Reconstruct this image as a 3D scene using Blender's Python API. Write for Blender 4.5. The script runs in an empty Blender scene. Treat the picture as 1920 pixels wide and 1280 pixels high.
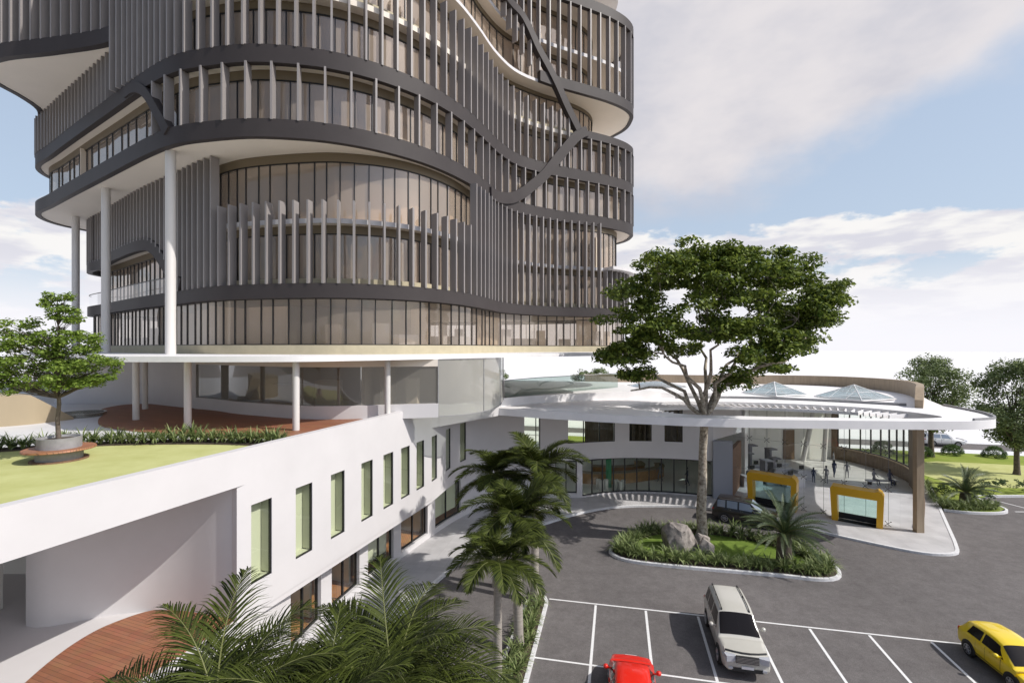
import bpy, bmesh, math, random
import numpy as np
from mathutils import Vector, Matrix

# ------------------------------------------------------------------ camera, sky, sun
scene = bpy.context.scene
EYE = 13.5
FPX = 900.0
cam_d = bpy.data.cameras.new('camera')
cam_d.sensor_width = 36.0
cam_d.lens = 36.0 * FPX / 1920.0
cam_d.shift_y = 12.0 / 1920.0
cam_d.clip_start = 0.1
cam_d.clip_end = 4000
cam = bpy.data.objects.new('camera', cam_d)
cam.location = (0, 0, EYE)
cam.rotation_euler = (math.radians(90), 0, 0)
scene.collection.objects.link(cam)
scene.camera = cam

SUN_DIR = Vector((1.0, -0.34, 0.98)).normalized()
SUN_EL = math.asin(SUN_DIR.z)
sun_d = bpy.data.lights.new('sun', 'SUN')
sun_d.energy = 4.2
sun_d.angle = math.radians(0.5)
sun_d.color = (1.0, 0.955, 0.89)
sun = bpy.data.objects.new('sun', sun_d)
sun.rotation_euler = (-SUN_DIR).to_track_quat('-Z', 'Y').to_euler()
sun.location = (60, -10, 60)
scene.collection.objects.link(sun)

world = bpy.data.worlds.new("World")
scene.world = world
world.use_nodes = True
def build_world():
    nt = world.node_tree
    nt.nodes.clear()
    N = nt.nodes.new; L = nt.links.new
    out = N('ShaderNodeOutputWorld'); bg = N('ShaderNodeBackground')
    bg.inputs['Strength'].default_value = 0.15
    L(bg.outputs[0], out.inputs[0])
    sky = N('ShaderNodeTexSky'); sky.sky_type = 'NISHITA'; sky.sun_disc = False
    sky.sun_elevation = SUN_EL
    sky.sun_rotation = math.atan2(SUN_DIR.x, SUN_DIR.y)
    sky.air_density = 1.0; sky.dust_density = 1.6; sky.ozone_density = 1.0
    tc = N('ShaderNodeTexCoord')
    sep = N('ShaderNodeSeparateXYZ'); L(tc.outputs['Generated'], sep.inputs[0])
    def m(op, a, b=None, c=None):
        n = N('ShaderNodeMath'); n.operation = op
        for i, v in enumerate((a, b, c)):
            if v is None: continue
            if isinstance(v, (int, float)): n.inputs[i].default_value = v
            else: L(v, n.inputs[i])
        return n.outputs[0]
    def sstep(v, a, b, o0=0.0, o1=1.0):
        n = N('ShaderNodeMapRange'); n.interpolation_type = 'SMOOTHSTEP'
        L(v, n.inputs[0])
        for i, q in enumerate((a, b, o0, o1)): n.inputs[i + 1].default_value = q
        return n.outputs[0]
    def noise(sc, zs, det, rough, off):
        mp = N('ShaderNodeMapping'); L(tc.outputs['Generated'], mp.inputs[0])
        mp.inputs['Scale'].default_value = (1, 1, zs)
        mp.inputs['Location'].default_value = (off, off * .37, off * .71)
        n = N('ShaderNodeTexNoise'); n.inputs['Scale'].default_value = sc
        n.inputs['Detail'].default_value = det; n.inputs['Roughness'].default_value = rough
        L(mp.outputs[0], n.inputs['Vector'])
        return n.outputs[0]
    X, Y, Z = sep.outputs
    def mix(f, a, b):
        n = N('ShaderNodeMix'); n.data_type = 'RGBA'
        L(f, n.inputs[0])
        for i, v in ((6, a), (7, b)):
            if isinstance(v, tuple): n.inputs[i].default_value = v + (1,)
            else: L(v, n.inputs[i])
        return n.outputs[2]
    # pale blue sky: thin high veil over the physical sky, cut behind the viewer to lower fill
    base = mix(m('MULTIPLY', sstep(Z, 0.0, 0.9, 0.74, 0.50), sstep(Y, -0.5, 0.2, 0.2, 1.0)), sky.outputs[0], (3.75, 4.4, 5.3))
    # large stratus bank
    nb = noise(2.2, 1.6, 6, 0.55, 3.1)
    line = m('SUBTRACT', Z, m('MULTIPLY_ADD', X, 0.32, 0.165))
    bank = m('ADD', line, m('MULTIPLY', m('SUBTRACT', nb, 0.5), 0.42))
    bankm = m('MULTIPLY', m('MULTIPLY', sstep(bank, -0.05, 0.05), sstep(X, -0.35, 0.05)), sstep(Y, -0.2, 0.3))
    nb2 = noise(3.0, 2.0, 5, 0.6, 9.4)
    bankc = mix(sstep(nb2, 0.3, 0.7), (3.9, 3.9, 4.35), (5.5, 5.2, 5.25))
    c1 = mix(m('MULTIPLY', bankm, 0.93), base, bankc)
    # cumulus rows near the horizon
    nc = noise(5.5, 2.6, 9, 0.56, 5.3)
    band = m('MULTIPLY', sstep(Z, 0.0, 0.04), sstep(Z, 0.33, 0.16))
    cum = m('ADD', nc, m('MULTIPLY', m('SUBTRACT', band, 1.0), 0.45))
    cumm = sstep(cum, 0.40, 0.475)
    shade = noise(9.0, 4.0, 5, 0.5, 1.7)
    cumc = mix(sstep(shade, 0.38, 0.58), (4.9, 4.85, 5.3), (6.5, 6.35, 6.2))
    c2 = mix(m('MULTIPLY', cumm, 0.95), c1, cumc)
    # milky horizon
    c3 = mix(m('MULTIPLY', sstep(Z, 0.17, 0.012), sstep(Y, -0.6, 0.1, 0.35, 1.0)), c2, (6.4, 6.35, 6.7))
    # unseen sky behind the viewer, shaped for fill: brightened sunward, dimmed on the far side
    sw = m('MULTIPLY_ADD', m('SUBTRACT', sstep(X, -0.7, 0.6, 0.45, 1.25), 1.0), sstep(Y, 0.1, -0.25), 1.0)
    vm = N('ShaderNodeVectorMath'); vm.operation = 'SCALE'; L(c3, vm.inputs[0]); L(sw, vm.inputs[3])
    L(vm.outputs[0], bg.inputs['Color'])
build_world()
scene.view_settings.view_transform = 'Standard'
scene.view_settings.look = 'None'
scene.view_settings.exposure = 0.0
scene.view_settings.gamma = 1.0
scene.render.engine = 'CYCLES'
scene.cycles.max_bounces = 7
scene.cycles.transparent_max_bounces = 24
scene.cycles.caustics_reflective = False
scene.cycles.caustics_refractive = False

# ------------------------------------------------------------------ helpers
RNG = random.Random(7)
COL = scene.collection

def at(px, py, z):
    """the point of the horizontal plane z that the photograph shows at px, py"""
    Yd = FPX * (EYE - z) / (py - 652.0)
    return ((px - 960.0) / FPX * Yd, Yd)

def tag(o, label=None, cat=None, group=None, kind=None):
    if label: o['label'] = label
    if cat: o['category'] = cat
    if group: o['group'] = group
    if kind: o['kind'] = kind
    return o

def empty(name, loc=(0, 0, 0), rz=0.0, **kw):
    o = bpy.data.objects.new(name, None)
    o.empty_display_size = 0.3
    COL.objects.link(o)
    o.location = loc; o.rotation_euler = (0, 0, rz)
    tag(o, **kw)
    return o

class MB:
    def __init__(s): s.v = []; s.f = []; s.m = []
    def add(s, vs, fs, mi=0):
        b = len(s.v); s.v.extend([tuple(q) for q in vs])
        for f in fs: s.f.append(tuple(b + i for i in f)); s.m.append(mi)
    def box(s, c, d, rz=0.0, mi=0):
        cx, cy, cz = c; hx, hy, hz = d[0] / 2, d[1] / 2, d[2] / 2
        co, si = math.cos(rz), math.sin(rz)
        vs = []
        for z in (-hz, hz):
            for x, y in ((-hx, -hy), (hx, -hy), (hx, hy), (-hx, hy)):
                vs.append((cx + x * co - y * si, cy + x * si + y * co, cz + z))
        s.add(vs, [(0, 3, 2, 1), (4, 5, 6, 7), (0, 1, 5, 4), (1, 2, 6, 5), (2, 3, 7, 6), (3, 0, 4, 7)], mi)
    def prism(s, poly, z0, z1, mi=0, mtop=None, mbot=None):
        n = len(poly)
        a = sum(poly[i][0] * poly[(i + 1) % n][1] - poly[(i + 1) % n][0] * poly[i][1] for i in range(n))
        if a < 0: poly = poly[::-1]
        vs = [(p[0], p[1], z0) for p in poly] + [(p[0], p[1], z1) for p in poly]
        s.add(vs, [(i, (i + 1) % n, (i + 1) % n + n, i + n) for i in range(n)], mi)
        s.add(vs[n:], [tuple(range(n))], mi if mtop is None else mtop)
        s.add(vs[:n], [tuple(range(n - 1, -1, -1))], mi if mbot is None else mbot)
    def sheet(s, poly, z, mi=0):
        n = len(poly)
        a = sum(poly[i][0] * poly[(i + 1) % n][1] - poly[(i + 1) % n][0] * poly[i][1] for i in range(n))
        if a < 0: poly = poly[::-1]
        s.add([(p[0], p[1], z) for p in poly], [tuple(range(n))], mi)
    def holed(s, outer, holes, z0, z1, mi=0, mtop=None, mbot=None):
        bm = bmesh.new()
        es = []
        for lp in [outer] + holes:
            vv = [bm.verts.new((p[0], p[1], 0)) for p in lp]
            for i in range(len(vv)): es.append(bm.edges.new((vv[i], vv[(i + 1) % len(vv)])))
        bmesh.ops.triangle_fill(bm, edges=es, use_beauty=True, use_dissolve=False)
        bm.verts.index_update()
        co = [v.co.copy() for v in bm.verts]
        tris = [[v.index for v in f.verts] for f in bm.faces]
        bm.free()
        for t in tris:
            a, b, c = (co[i] for i in t)
            if (b.x - a.x) * (c.y - a.y) - (b.y - a.y) * (c.x - a.x) < 0: t.reverse()
        s.add([(c.x, c.y, z1) for c in co], tris, mi if mtop is None else mtop)
        s.add([(c.x, c.y, z0) for c in co], [t[::-1] for t in tris], mi if mbot is None else mbot)
        for lp in [outer] + holes:
            n = len(lp)
            s.add([(p[0], p[1], z0) for p in lp] + [(p[0], p[1], z1) for p in lp],
                  [(i, (i + 1) % n, (i + 1) % n + n, i + n) for i in range(n)], mi)
    def tube(s, pts, radii, seg=10, mi=0, cap=True):
        pts = [Vector(p) for p in pts]; n = len(pts)
        if not hasattr(radii, '__len__'): radii = [radii] * n
        b = len(s.v); up = None
        for i in range(n):
            t = (pts[min(i + 1, n - 1)] - pts[max(i - 1, 0)])
            t = t.normalized() if t.length > 1e-9 else Vector((0, 0, 1))
            if up is None:
                up = Vector((1, 0, 0)) if abs(t.x) < .8 else Vector((0, 1, 0))
            a = (up - t * up.dot(t)).normalized(); c = t.cross(a); up = a
            for k in range(seg):
                th = 2 * math.pi * k / seg
                s.v.append(tuple(pts[i] + (a * math.cos(th) + c * math.sin(th)) * radii[i]))
        for i in range(n - 1):
            for k in range(seg):
                k2 = (k + 1) % seg
                s.f.append((b + i * seg + k, b + i * seg + k2, b + (i + 1) * seg + k2, b + (i + 1) * seg + k)); s.m.append(mi)
        if cap:
            s.f.append(tuple(b + k for k in range(seg - 1, -1, -1))); s.m.append(mi)
            s.f.append(tuple(b + (n - 1) * seg + k for k in range(seg))); s.m.append(mi)
    def lathe(s, prof, c=(0, 0, 0), seg=32, mi=0, cap=True):
        b = len(s.v); n = len(prof)
        for r, z in prof:
            for k in range(seg):
                th = 2 * math.pi * k / seg
                s.v.append((c[0] + r * math.cos(th), c[1] + r * math.sin(th), c[2] + z))
        for i in range(n - 1):
            for k in range(seg):
                k2 = (k + 1) % seg
                s.f.append((b + i * seg + k, b + i * seg + k2, b + (i + 1) * seg + k2, b + (i + 1) * seg + k)); s.m.append(mi)
        if cap:
            s.f.append(tuple(b + k for k in range(seg - 1, -1, -1))); s.m.append(mi)
            s.f.append(tuple(b + (n - 1) * seg + k for k in range(seg))); s.m.append(mi)
    def build(s, name, mats, parent=None, smooth=None, **kw):
        me = bpy.data.meshes.new(name)
        me.from_pydata(s.v, [], s.f)
        if not isinstance(mats, (list, tuple)): mats = [mats]
        for q in mats: me.materials.append(q)
        if len(mats) > 1: me.polygons.foreach_set('material_index', s.m)
        if smooth is not None:
            me.polygons.foreach_set('use_smooth', [True] * len(me.polygons))
            me.set_sharp_from_angle(angle=math.radians(smooth))
        me.update()
        o = bpy.data.objects.new(name, me)
        COL.objects.link(o)
        if parent: o.parent = parent
        tag(o, **kw)
        return o

def catmull(pts, closed=True, sub=8):
    n = len(pts); out = []
    rng = range(n) if closed else range(n - 1)
    for i in rng:
        if closed: p = [pts[(i + k - 1) % n] for k in range(4)]
        else: p = [pts[max(0, min(n - 1, i + k - 1))] for k in range(4)]
        for j in range(sub):
            t = j / sub
            out.append(tuple(0.5 * (2 * p[1][d] + (p[2][d] - p[0][d]) * t + (2 * p[0][d] - 5 * p[1][d] + 4 * p[2][d] - p[3][d]) * t * t
                       + (-p[0][d] + 3 * p[1][d] - 3 * p[2][d] + p[3][d]) * t ** 3) for d in range(len(pts[0]))))
    if not closed: out.append(tuple(pts[-1]))
    return out

class Loop:
    """a plan curve walked by arc length; outward normal is to the right of the walk"""
    def __init__(s, pts, closed=True, ds=0.25, smooth=True):
        d = catmull(pts, closed, 12) if smooth else list(pts)
        if closed: d = d + [d[0]]
        A = np.array(d)[:, :2]; seg = np.hypot(*np.diff(A, axis=0).T); S = np.concatenate([[0], np.cumsum(seg)])
        s.len = S[-1]; n = max(2, int(s.len / ds)); s.closed = closed
        s.S = np.linspace(0, s.len, n + 1)
        s.P = np.stack([np.interp(s.S, S, A[:, 0]), np.interp(s.S, S, A[:, 1])], 1)
        T = np.gradient(s.P, axis=0)
        if closed:
            T[0] = T[-1] = s.P[1] - s.P[-2]
        for _ in range(3 if smooth else 0):
            T[1:-1] = (T[:-2] + T[1:-1] * 2 + T[2:]) / 4
        s.T = T / np.linalg.norm(T, axis=1)[:, None]
    def p(s, q, off=0.0):
        if s.closed: q = q % s.len
        x = np.interp(q, s.S, s.P[:, 0]); y = np.interp(q, s.S, s.P[:, 1])
        tx = np.interp(q, s.S, s.T[:, 0]); ty = np.interp(q, s.S, s.T[:, 1])
        return (x + ty * off, y - tx * off)
    def ang(s, q):
        if s.closed: q = q % s.len
        return math.atan2(np.interp(q, s.S, s.T[:, 1]), np.interp(q, s.S, s.T[:, 0]))
    def poly(s, off=0.0, step=0.8):
        n = int(s.len / step)
        return [s.p(s.len * i / n, off) for i in range(n)]
    def spx(s, px):
        """arc length where the line of sight through column px first meets the curve"""
        u = (px - 960.0) / FPX
        g = s.P[:, 0] - u * s.P[:, 1]
        idx = np.where((g[:-1] * g[1:] <= 0) & (s.P[:-1, 1] > 0))[0]
        if len(idx) == 0: return s.S[int(np.argmin(np.abs(g / np.maximum(s.P[:, 1], 1))))]
        i = idx[np.argmin(s.P[idx, 1])]
        t = g[i] / (g[i] - g[i + 1]) if g[i] != g[i + 1] else 0
        return s.S[i] + t * (s.S[i + 1] - s.S[i])
    def sz(s, px, py):
        q = s.spx(px); Yd = s.p(q)[1]
        return (q, EYE + (652.0 - py) * Yd / FPX)

def frange(a, b, step):
    n = max(1, int(math.ceil((b - a) / step)))
    return [a + (b - a) * i / n for i in range(n + 1)]

def sweep(mb, lp, s0, s1, z0, z1, out, inn, mi=0, step=0.5, mbot=None):
    ss = frange(s0, s1, step); b = len(mb.v); n = len(ss)
    closed = lp.closed and abs((s1 - s0) - lp.len) < 1e-6
    if closed: ss = ss[:-1]; n -= 1
    for q in ss:
        a = lp.p(q, out); c = lp.p(q, inn)
        mb.v += [(a[0], a[1], z0), (a[0], a[1], z1), (c[0], c[1], z1), (c[0], c[1], z0)]
    for i in range(n if closed else n - 1):
        j = (i + 1) % n
        for k in range(4):
            k2 = (k + 1) % 4
            mb.f.append((b + i * 4 + k, b + j * 4 + k, b + j * 4 + k2, b + i * 4 + k2))
            mb.m.append(mbot if (k == 3 and mbot is not None) else mi)
    if not closed:
        mb.f.append((b, b + 1, b + 2, b + 3)); mb.m.append(mi)
        e = b + (n - 1) * 4
        mb.f.append((e + 3, e + 2, e + 1, e)); mb.m.append(mi)

def diag(mb, lp, path, w, out, inn, mi=0):
    """band following a path of (s, z) on the curve's surface"""
    path = catmull(path, False, 8); n = len(path); b = len(mb.v)
    for i, (q, z) in enumerate(path):
        a = path[max(0, i - 1)]; c = path[min(n - 1, i + 1)]
        dx, dz = c[0] - a[0], c[1] - a[1]; l = math.hypot(dx, dz) or 1
        nx, nz = -dz / l * w / 2, dx / l * w / 2
        for off in (out, inn):
            for sg in (-1, 1):
                p = lp.p(q + sg * nx, off)
                mb.v.append((p[0], p[1], z + sg * nz))
    for i in range(n - 1):
        r = b + i * 4; t = r + 4
        for f in ((r, t, t + 1, r + 1), (r + 2, r + 3, t + 3, t + 2), (r + 1, t + 1, t + 3, r + 3), (r, r + 2, t + 2, t)):
            mb.f.append(f); mb.m.append(mi)
    mb.f.append((b, b + 1, b + 3, b + 2)); mb.m.append(mi)
    e = b + (n - 1) * 4
    mb.f.append((e, e + 2, e + 3, e + 1)); mb.m.append(mi)

def glass_strip(mb, lp, s0, s1, z0, z1, off, mi=0, step=0.6):
    ss = frange(s0, s1, step); b = len(mb.v)
    for q in ss:
        a = lp.p(q, off); mb.v += [(a[0], a[1], z0), (a[0], a[1], z1)]
    for i in range(len(ss) - 1):
        r = b + i * 2
        mb.f.append((r, r + 2, r + 3, r + 1)); mb.m.append(mi)

def mullions(mb, lp, s0, s1, z0, z1, off, sp, w=0.06, d=0.12, jitter=0.0, rails=True, mi=0):
    n = max(1, round((s1 - s0) / sp)); r = random.Random(int(s0 * 10))
    for i in range(n + 1):
        q = s0 + (s1 - s0) * i / n + (r.choice((0, 0, jitter, -jitter)) if 0 < i < n else 0)
        p = lp.p(q, off); mb.box((p[0], p[1], (z0 + z1) / 2), (w, d, z1 - z0 - .004), lp.ang(q), mi)
    if rails:
        sweep(mb, lp, s0, s1, z0, z0 + w, off + d * .45, off - d * .45, mi)
        sweep(mb, lp, s0, s1, z1 - w, z1, off + d * .45, off - d * .45, mi)

# ------------------------------------------------------------------ materials
def mat(name, col, rough=0.6, metal=0.0, spec=0.5, var=0.0, vscale=3.0, bump=0.0, bscale=30.0, coat=0.0, stretch=None, col2=None, speck=0.0):
    m = bpy.data.materials.new(name); m.use_nodes = True
    nt = m.node_tree; b = nt.nodes['Principled BSDF']
    b.inputs['Base Color'].default_value = tuple(col) + (1,)
    b.inputs['Roughness'].default_value = rough
    b.inputs['Metallic'].default_value = metal
    b.inputs['Specular IOR Level'].default_value = spec
    b.inputs['Coat Weight'].default_value = coat
    b.inputs['Coat Roughness'].default_value = 0.04
    N = nt.nodes.new; L = nt.links.new
    tc = None
    def vec():
        nonlocal tc
        if tc is None:
            g = N('ShaderNodeNewGeometry'); tc = g.outputs['Position']
            if stretch:
                mp = N('ShaderNodeMapping'); L(tc, mp.inputs[0]); mp.inputs['Scale'].default_value = stretch; tc = mp.outputs[0]
        return tc
    if var > 0 or col2:
        n = N('ShaderNodeTexNoise'); n.inputs['Scale'].default_value = vscale; n.inputs['Detail'].default_value = 5
        n.inputs['Roughness'].default_value = 0.6
        L(vec(), n.inputs['Vector'])
        r = N('ShaderNodeValToRGB'); r.color_ramp.elements[0].position = 0.32; r.color_ramp.elements[1].position = 0.68
        if col2: a, c = col, col2
        else: a = [q * (1 - var) for q in col]; c = [min(1, q * (1 + var)) for q in col]
        r.color_ramp.elements[0].color = tuple(a) + (1,); r.color_ramp.elements[1].color = tuple(c) + (1,)
        L(n.outputs[0], r.inputs[0]); out = r.outputs[0]
        if speck:
            for sc_, am in ((22, speck), (.12, speck * .5), (5, speck * .4)):
                n2 = N('ShaderNodeTexNoise'); n2.inputs['Scale'].default_value = sc_; n2.inputs['Detail'].default_value = 3; L(vec(), n2.inputs['Vector'])
                r2 = N('ShaderNodeMapRange'); L(n2.outputs[0], r2.inputs[0]); r2.inputs[1].default_value = .3; r2.inputs[2].default_value = .7
                r2.inputs[3].default_value = 1 - am; r2.inputs[4].default_value = 1 + am
                mx = N('ShaderNodeMix'); mx.data_type = 'RGBA'; mx.blend_type = 'MULTIPLY'; mx.inputs[0].default_value = 1
                L(out, mx.inputs[6]); L(r2.outputs[0], mx.inputs[7]); out = mx.outputs[2]
        L(out, b.inputs['Base Color'])
    if bump > 0:
        n = N('ShaderNodeTexNoise'); n.inputs['Scale'].default_value = bscale; n.inputs['Detail'].default_value = 4
        L(vec(), n.inputs['Vector'])
        bp = N('ShaderNodeBump'); bp.inputs['Strength'].default_value = bump; bp.inputs['Distance'].default_value = 0.03
        L(n.outputs[0], bp.inputs['Height']); L(bp.outputs[0], b.inputs['Normal'])
    return m

def glassmat(name, tint, refl=0.12, rough=0.01, rcol=(1, 1, 1), mull=1.0, film=None, ffac=.3, wav=False):
    m = bpy.data.materials.new(name); m.use_nodes = True
    nt = m.node_tree; nt.nodes.clear(); N = nt.nodes.new; L = nt.links.new
    o = N('ShaderNodeOutputMaterial'); mx = N('ShaderNodeMixShader')
    t = N('ShaderNodeBsdfTransparent'); t.inputs[0].default_value = tuple(tint) + (1,)
    g = N('ShaderNodeBsdfGlossy'); g.inputs['Roughness'].default_value = rough; g.inputs['Color'].default_value = tuple(rcol) + (1,)
    lw = N('ShaderNodeLayerWeight'); lw.inputs['Blend'].default_value = 0.5
    pw = N('ShaderNodeMath'); pw.operation = 'POWER'; pw.inputs[1].default_value = 3.5; L(lw.outputs['Facing'], pw.inputs[0])
    mr = N('ShaderNodeMapRange'); L(pw.outputs[0], mr.inputs[0])
    mr.inputs[1].default_value = 0.0; mr.inputs[2].default_value = 1.0; mr.inputs[3].default_value = refl; mr.inputs[4].default_value = 0.85 * mull
    src = t.outputs[0]
    if wav:
        nz = N('ShaderNodeTexNoise'); nz.inputs['Scale'].default_value = .35; nz.inputs['Detail'].default_value = 2
        gp = N('ShaderNodeNewGeometry'); L(gp.outputs['Position'], nz.inputs['Vector'])
        bp = N('ShaderNodeBump'); bp.inputs['Strength'].default_value = .3; bp.inputs['Distance'].default_value = .15
        L(nz.outputs[0], bp.inputs['Height']); L(bp.outputs[0], g.inputs['Normal'])
    if film:
        df = N('ShaderNodeBsdfDiffuse'); df.inputs[0].default_value = tuple(film) + (1,)
        m2 = N('ShaderNodeMixShader'); m2.inputs[0].default_value = ffac; L(src, m2.inputs[1]); L(df.outputs[0], m2.inputs[2]); src = m2.outputs[0]
    L(mr.outputs[0], mx.inputs[0]); L(src, mx.inputs[1]); L(g.outputs[0], mx.inputs[2]); L(mx.outputs[0], o.inputs[0])
    return m

def leafmat(name, a, b, rough=0.55, trans=0.25, spec=0.3):
    m = bpy.data.materials.new(name); m.use_nodes = True
    nt = m.node_tree; p = nt.nodes['Principled BSDF']; N = nt.nodes.new; L = nt.links.new
    g = N('ShaderNodeNewGeometry'); r = N('ShaderNodeValToRGB')
    r.color_ramp.elements[0].color = tuple(a) + (1,); r.color_ramp.elements[1].color = tuple(b) + (1,)
    L(g.outputs['Random Per Island'], r.inputs[0]); L(r.outputs[0], p.inputs['Base Color'])
    p.inputs['Roughness'].default_value = rough; p.inputs['Specular IOR Level'].default_value = spec
    t = N('ShaderNodeBsdfTranslucent'); L(r.outputs[0], t.inputs[0])
    mx = N('ShaderNodeMixShader'); mx.inputs[0].default_value = trans
    o = nt.nodes['Material Output']
    L(p.outputs[0], mx.inputs[1]); L(t.outputs[0], mx.inputs[2]); L(mx.outputs[0], o.inputs[0])
    return m

def woodmat(name, a, b, plank=0.14, axis=0, rough=0.55):
    """boards: one tint per board, dark joints"""
    m = bpy.data.materials.new(name); m.use_nodes = True
    nt = m.node_tree; p = nt.nodes['Principled BSDF']; N = nt.nodes.new; L = nt.links.new
    g = N('ShaderNodeNewGeometry'); mp = N('ShaderNodeMapping'); L(g.outputs['Position'], mp.inputs[0])
    mp.inputs['Rotation'].default_value = (0, 0, axis)
    br = N('ShaderNodeTexBrick'); L(mp.outputs[0], br.inputs[0])
    br.inputs['Scale'].default_value = 1.0; br.inputs['Brick Width'].default_value = 2.4; br.inputs['Row Height'].default_value = plank
    br.inputs['Mortar Size'].default_value = 0.006; br.inputs['Color1'].default_value = tuple(a) + (1,)
    br.inputs['Color2'].default_value = tuple(b) + (1,); br.inputs['Mortar'].default_value = (a[0] * .3, a[1] * .3, a[2] * .3, 1)
    n = N('ShaderNodeTexNoise'); n.inputs['Scale'].default_value = 2.0; n.inputs['Detail'].default_value = 6; L(g.outputs['Position'], n.inputs['Vector'])
    mx = N('ShaderNodeMix'); mx.data_type = 'RGBA'; mx.blend_type = 'MULTIPLY'; mx.inputs[0].default_value = 0.35
    L(br.outputs[0], mx.inputs[6]); L(n.outputs['Color'], mx.inputs[7]); L(mx.outputs[2], p.inputs['Base Color'])
    p.inputs['Roughness'].default_value = rough
    return m

def tilemat(name, col, tile=0.6, joint=0.8, rough=0.6, var=.05, rot=0.0):
    m = bpy.data.materials.new(name); m.use_nodes = True
    nt = m.node_tree; p = nt.nodes['Principled BSDF']; N = nt.nodes.new; L = nt.links.new
    g = N('ShaderNodeNewGeometry'); mp = N('ShaderNodeMapping'); L(g.outputs['Position'], mp.inputs[0]); mp.inputs['Rotation'].default_value = (0, 0, rot)
    br = N('ShaderNodeTexBrick'); br.offset = 0.0; L(mp.outputs[0], br.inputs[0])
    br.inputs['Scale'].default_value = 1; br.inputs['Brick Width'].default_value = tile; br.inputs['Row Height'].default_value = tile
    br.inputs['Mortar Size'].default_value = 0.008
    br.inputs['Color1'].default_value = tuple(q * (1 - var) for q in col) + (1,); br.inputs['Color2'].default_value = tuple(q * (1 + var) for q in col) + (1,)
    br.inputs['Mortar'].default_value = tuple(q * joint for q in col) + (1,)
    n = N('ShaderNodeTexNoise'); n.inputs['Scale'].default_value = .8; n.inputs['Detail'].default_value = 8; L(g.outputs['Position'], n.inputs['Vector'])
    r = N('ShaderNodeMapRange'); L(n.outputs[0], r.inputs[0]); r.inputs[1].default_value = .3; r.inputs[2].default_value = .7; r.inputs[3].default_value = .86; r.inputs[4].default_value = 1.06
    mx = N('ShaderNodeMix'); mx.data_type = 'RGBA'; mx.blend_type = 'MULTIPLY'; mx.inputs[0].default_value = 1
    L(br.outputs[0], mx.inputs[6]); L(r.outputs[0], mx.inputs[7]); L(mx.outputs[2], p.inputs['Base Color'])
    p.inputs['Roughness'].default_value = rough
    return m

M = {}
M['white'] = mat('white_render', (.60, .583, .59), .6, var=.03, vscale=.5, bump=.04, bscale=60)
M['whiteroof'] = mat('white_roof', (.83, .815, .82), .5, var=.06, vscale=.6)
M['whitecol'] = mat('white_column', (.62, .60, .58), .45)
M['cream'] = mat('cream_soffit', (.74, .67, .585), .7, var=.03, vscale=.3)
M['beige'] = mat('beige_stone', (.44, .39, .27), .7, var=.08, vscale=1.5)
M['header'] = mat('brown_header', (.15, .115, .07), .6)
M['band'] = mat('charcoal_band', (.052, .045, .045), .55, spec=.2, var=.06, vscale=.8)
M['fin'] = mat('grey_fin', (.27, .25, .245), .42, spec=.35, var=.03, vscale=.4)
M['black'] = mat('black_frame', (.012, .012, .013), .4)
M['tglass'] = glassmat('tower_glass', (.80, .70, .60), .10, rcol=(.95, .90, .86), film=(.66, .55, .45), ffac=.36, wav=True)
M['bglass'] = glassmat('base_glass', (.86, .82, .78), .08, rcol=(.95, .92, .88), film=(.62, .52, .43), ffac=.22, wav=True)
M['pglass'] = glassmat('pavilion_glass', (.62, .63, .60), .08, film=(.42, .40, .36), ffac=.25)
M['gglass'] = glassmat('green_glass', (.90, .94, .86), .04)
M['palegreen'] = mat('pale_green_lining', (.60, .60, .49), .7)
M['clear'] = glassmat('clear_glass', (.95, .96, .97), .035, mull=.6)
M['teal'] = glassmat('teal_glass', (.62, .86, .80), .06)
M['cglass'] = glassmat('corner_glass', (.66, .70, .66), .06, mull=.5, film=(.60, .59, .55), ffac=.5)
M['balglass'] = glassmat('balustrade_glass', (.50, .60, .56), .08, mull=.5)
M['skyglass'] = glassmat('skylight_glass', (.60, .72, .76), .18, film=(.45, .60, .64), ffac=.18)
M['interior'] = mat('interior_wall', (.66, .56, .45), .8)
M['interior_w'] = mat('interior_pale', (.80, .79, .75), .8)
M['asphalt'] = mat('asphalt', (.125, .115, .114), .9, spec=.2, col2=(.158, .147, .145), speck=.22, vscale=1.3, bump=.5, bscale=55)
M['kerb'] = mat('white_kerb', (.66, .66, .67), .7, var=.12, vscale=6)
M['paint'] = mat('road_paint', (.72, .72, .72), .7, var=.08, vscale=12)
M['pave'] = tilemat('grey_paving', (.50, .49, .495), .9, rot=.2)
M['lobby'] = tilemat('lobby_floor', (.60, .59, .60), 1.0, rough=.35, rot=.68)
M['terrace'] = mat('pale_terrace', (.66, .655, .66), .6, var=.05, vscale=.4)
M['ground'] = mat('pale_ground', (.72, .71, .72), .9, spec=.05, var=.03, vscale=.05)
M['deck'] = woodmat('orange_deck', (.38, .165, .09), (.30, .12, .065), axis=.35)
M['woodfloor'] = woodmat('wood_floor', (.66, .30, .12), (.54, .22, .085), axis=1.2, rough=.35)
M['bench'] = woodmat('bench_wood', (.46, .20, .10), (.36, .15, .07), plank=.08)
M['lawn_t'] = mat('terrace_lawn', (.42, .43, .17), .95, spec=.05, col2=(.50, .51, .235), vscale=.8, bump=.3, bscale=40)
M['lot'] = mat('pale_dusty_ground', (.34, .32, .31), .95, spec=.05, var=.1, vscale=.1)  # mid grey chosen to cut light bounced up from the near ground
M['lawn'] = mat('lawn_grass', (.185, .25, .045), .95, spec=.05, col2=(.27, .31, .075), vscale=.35, bump=.5, bscale=25)
M['grass_d'] = mat('island_grass', (.10, .16, .03), .95, spec=.05, col2=(.17, .24, .05), vscale=2, bump=.6, bscale=30)
M['soil'] = mat('soil', (.07, .05, .035), .95, var=.3, vscale=8)
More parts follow.
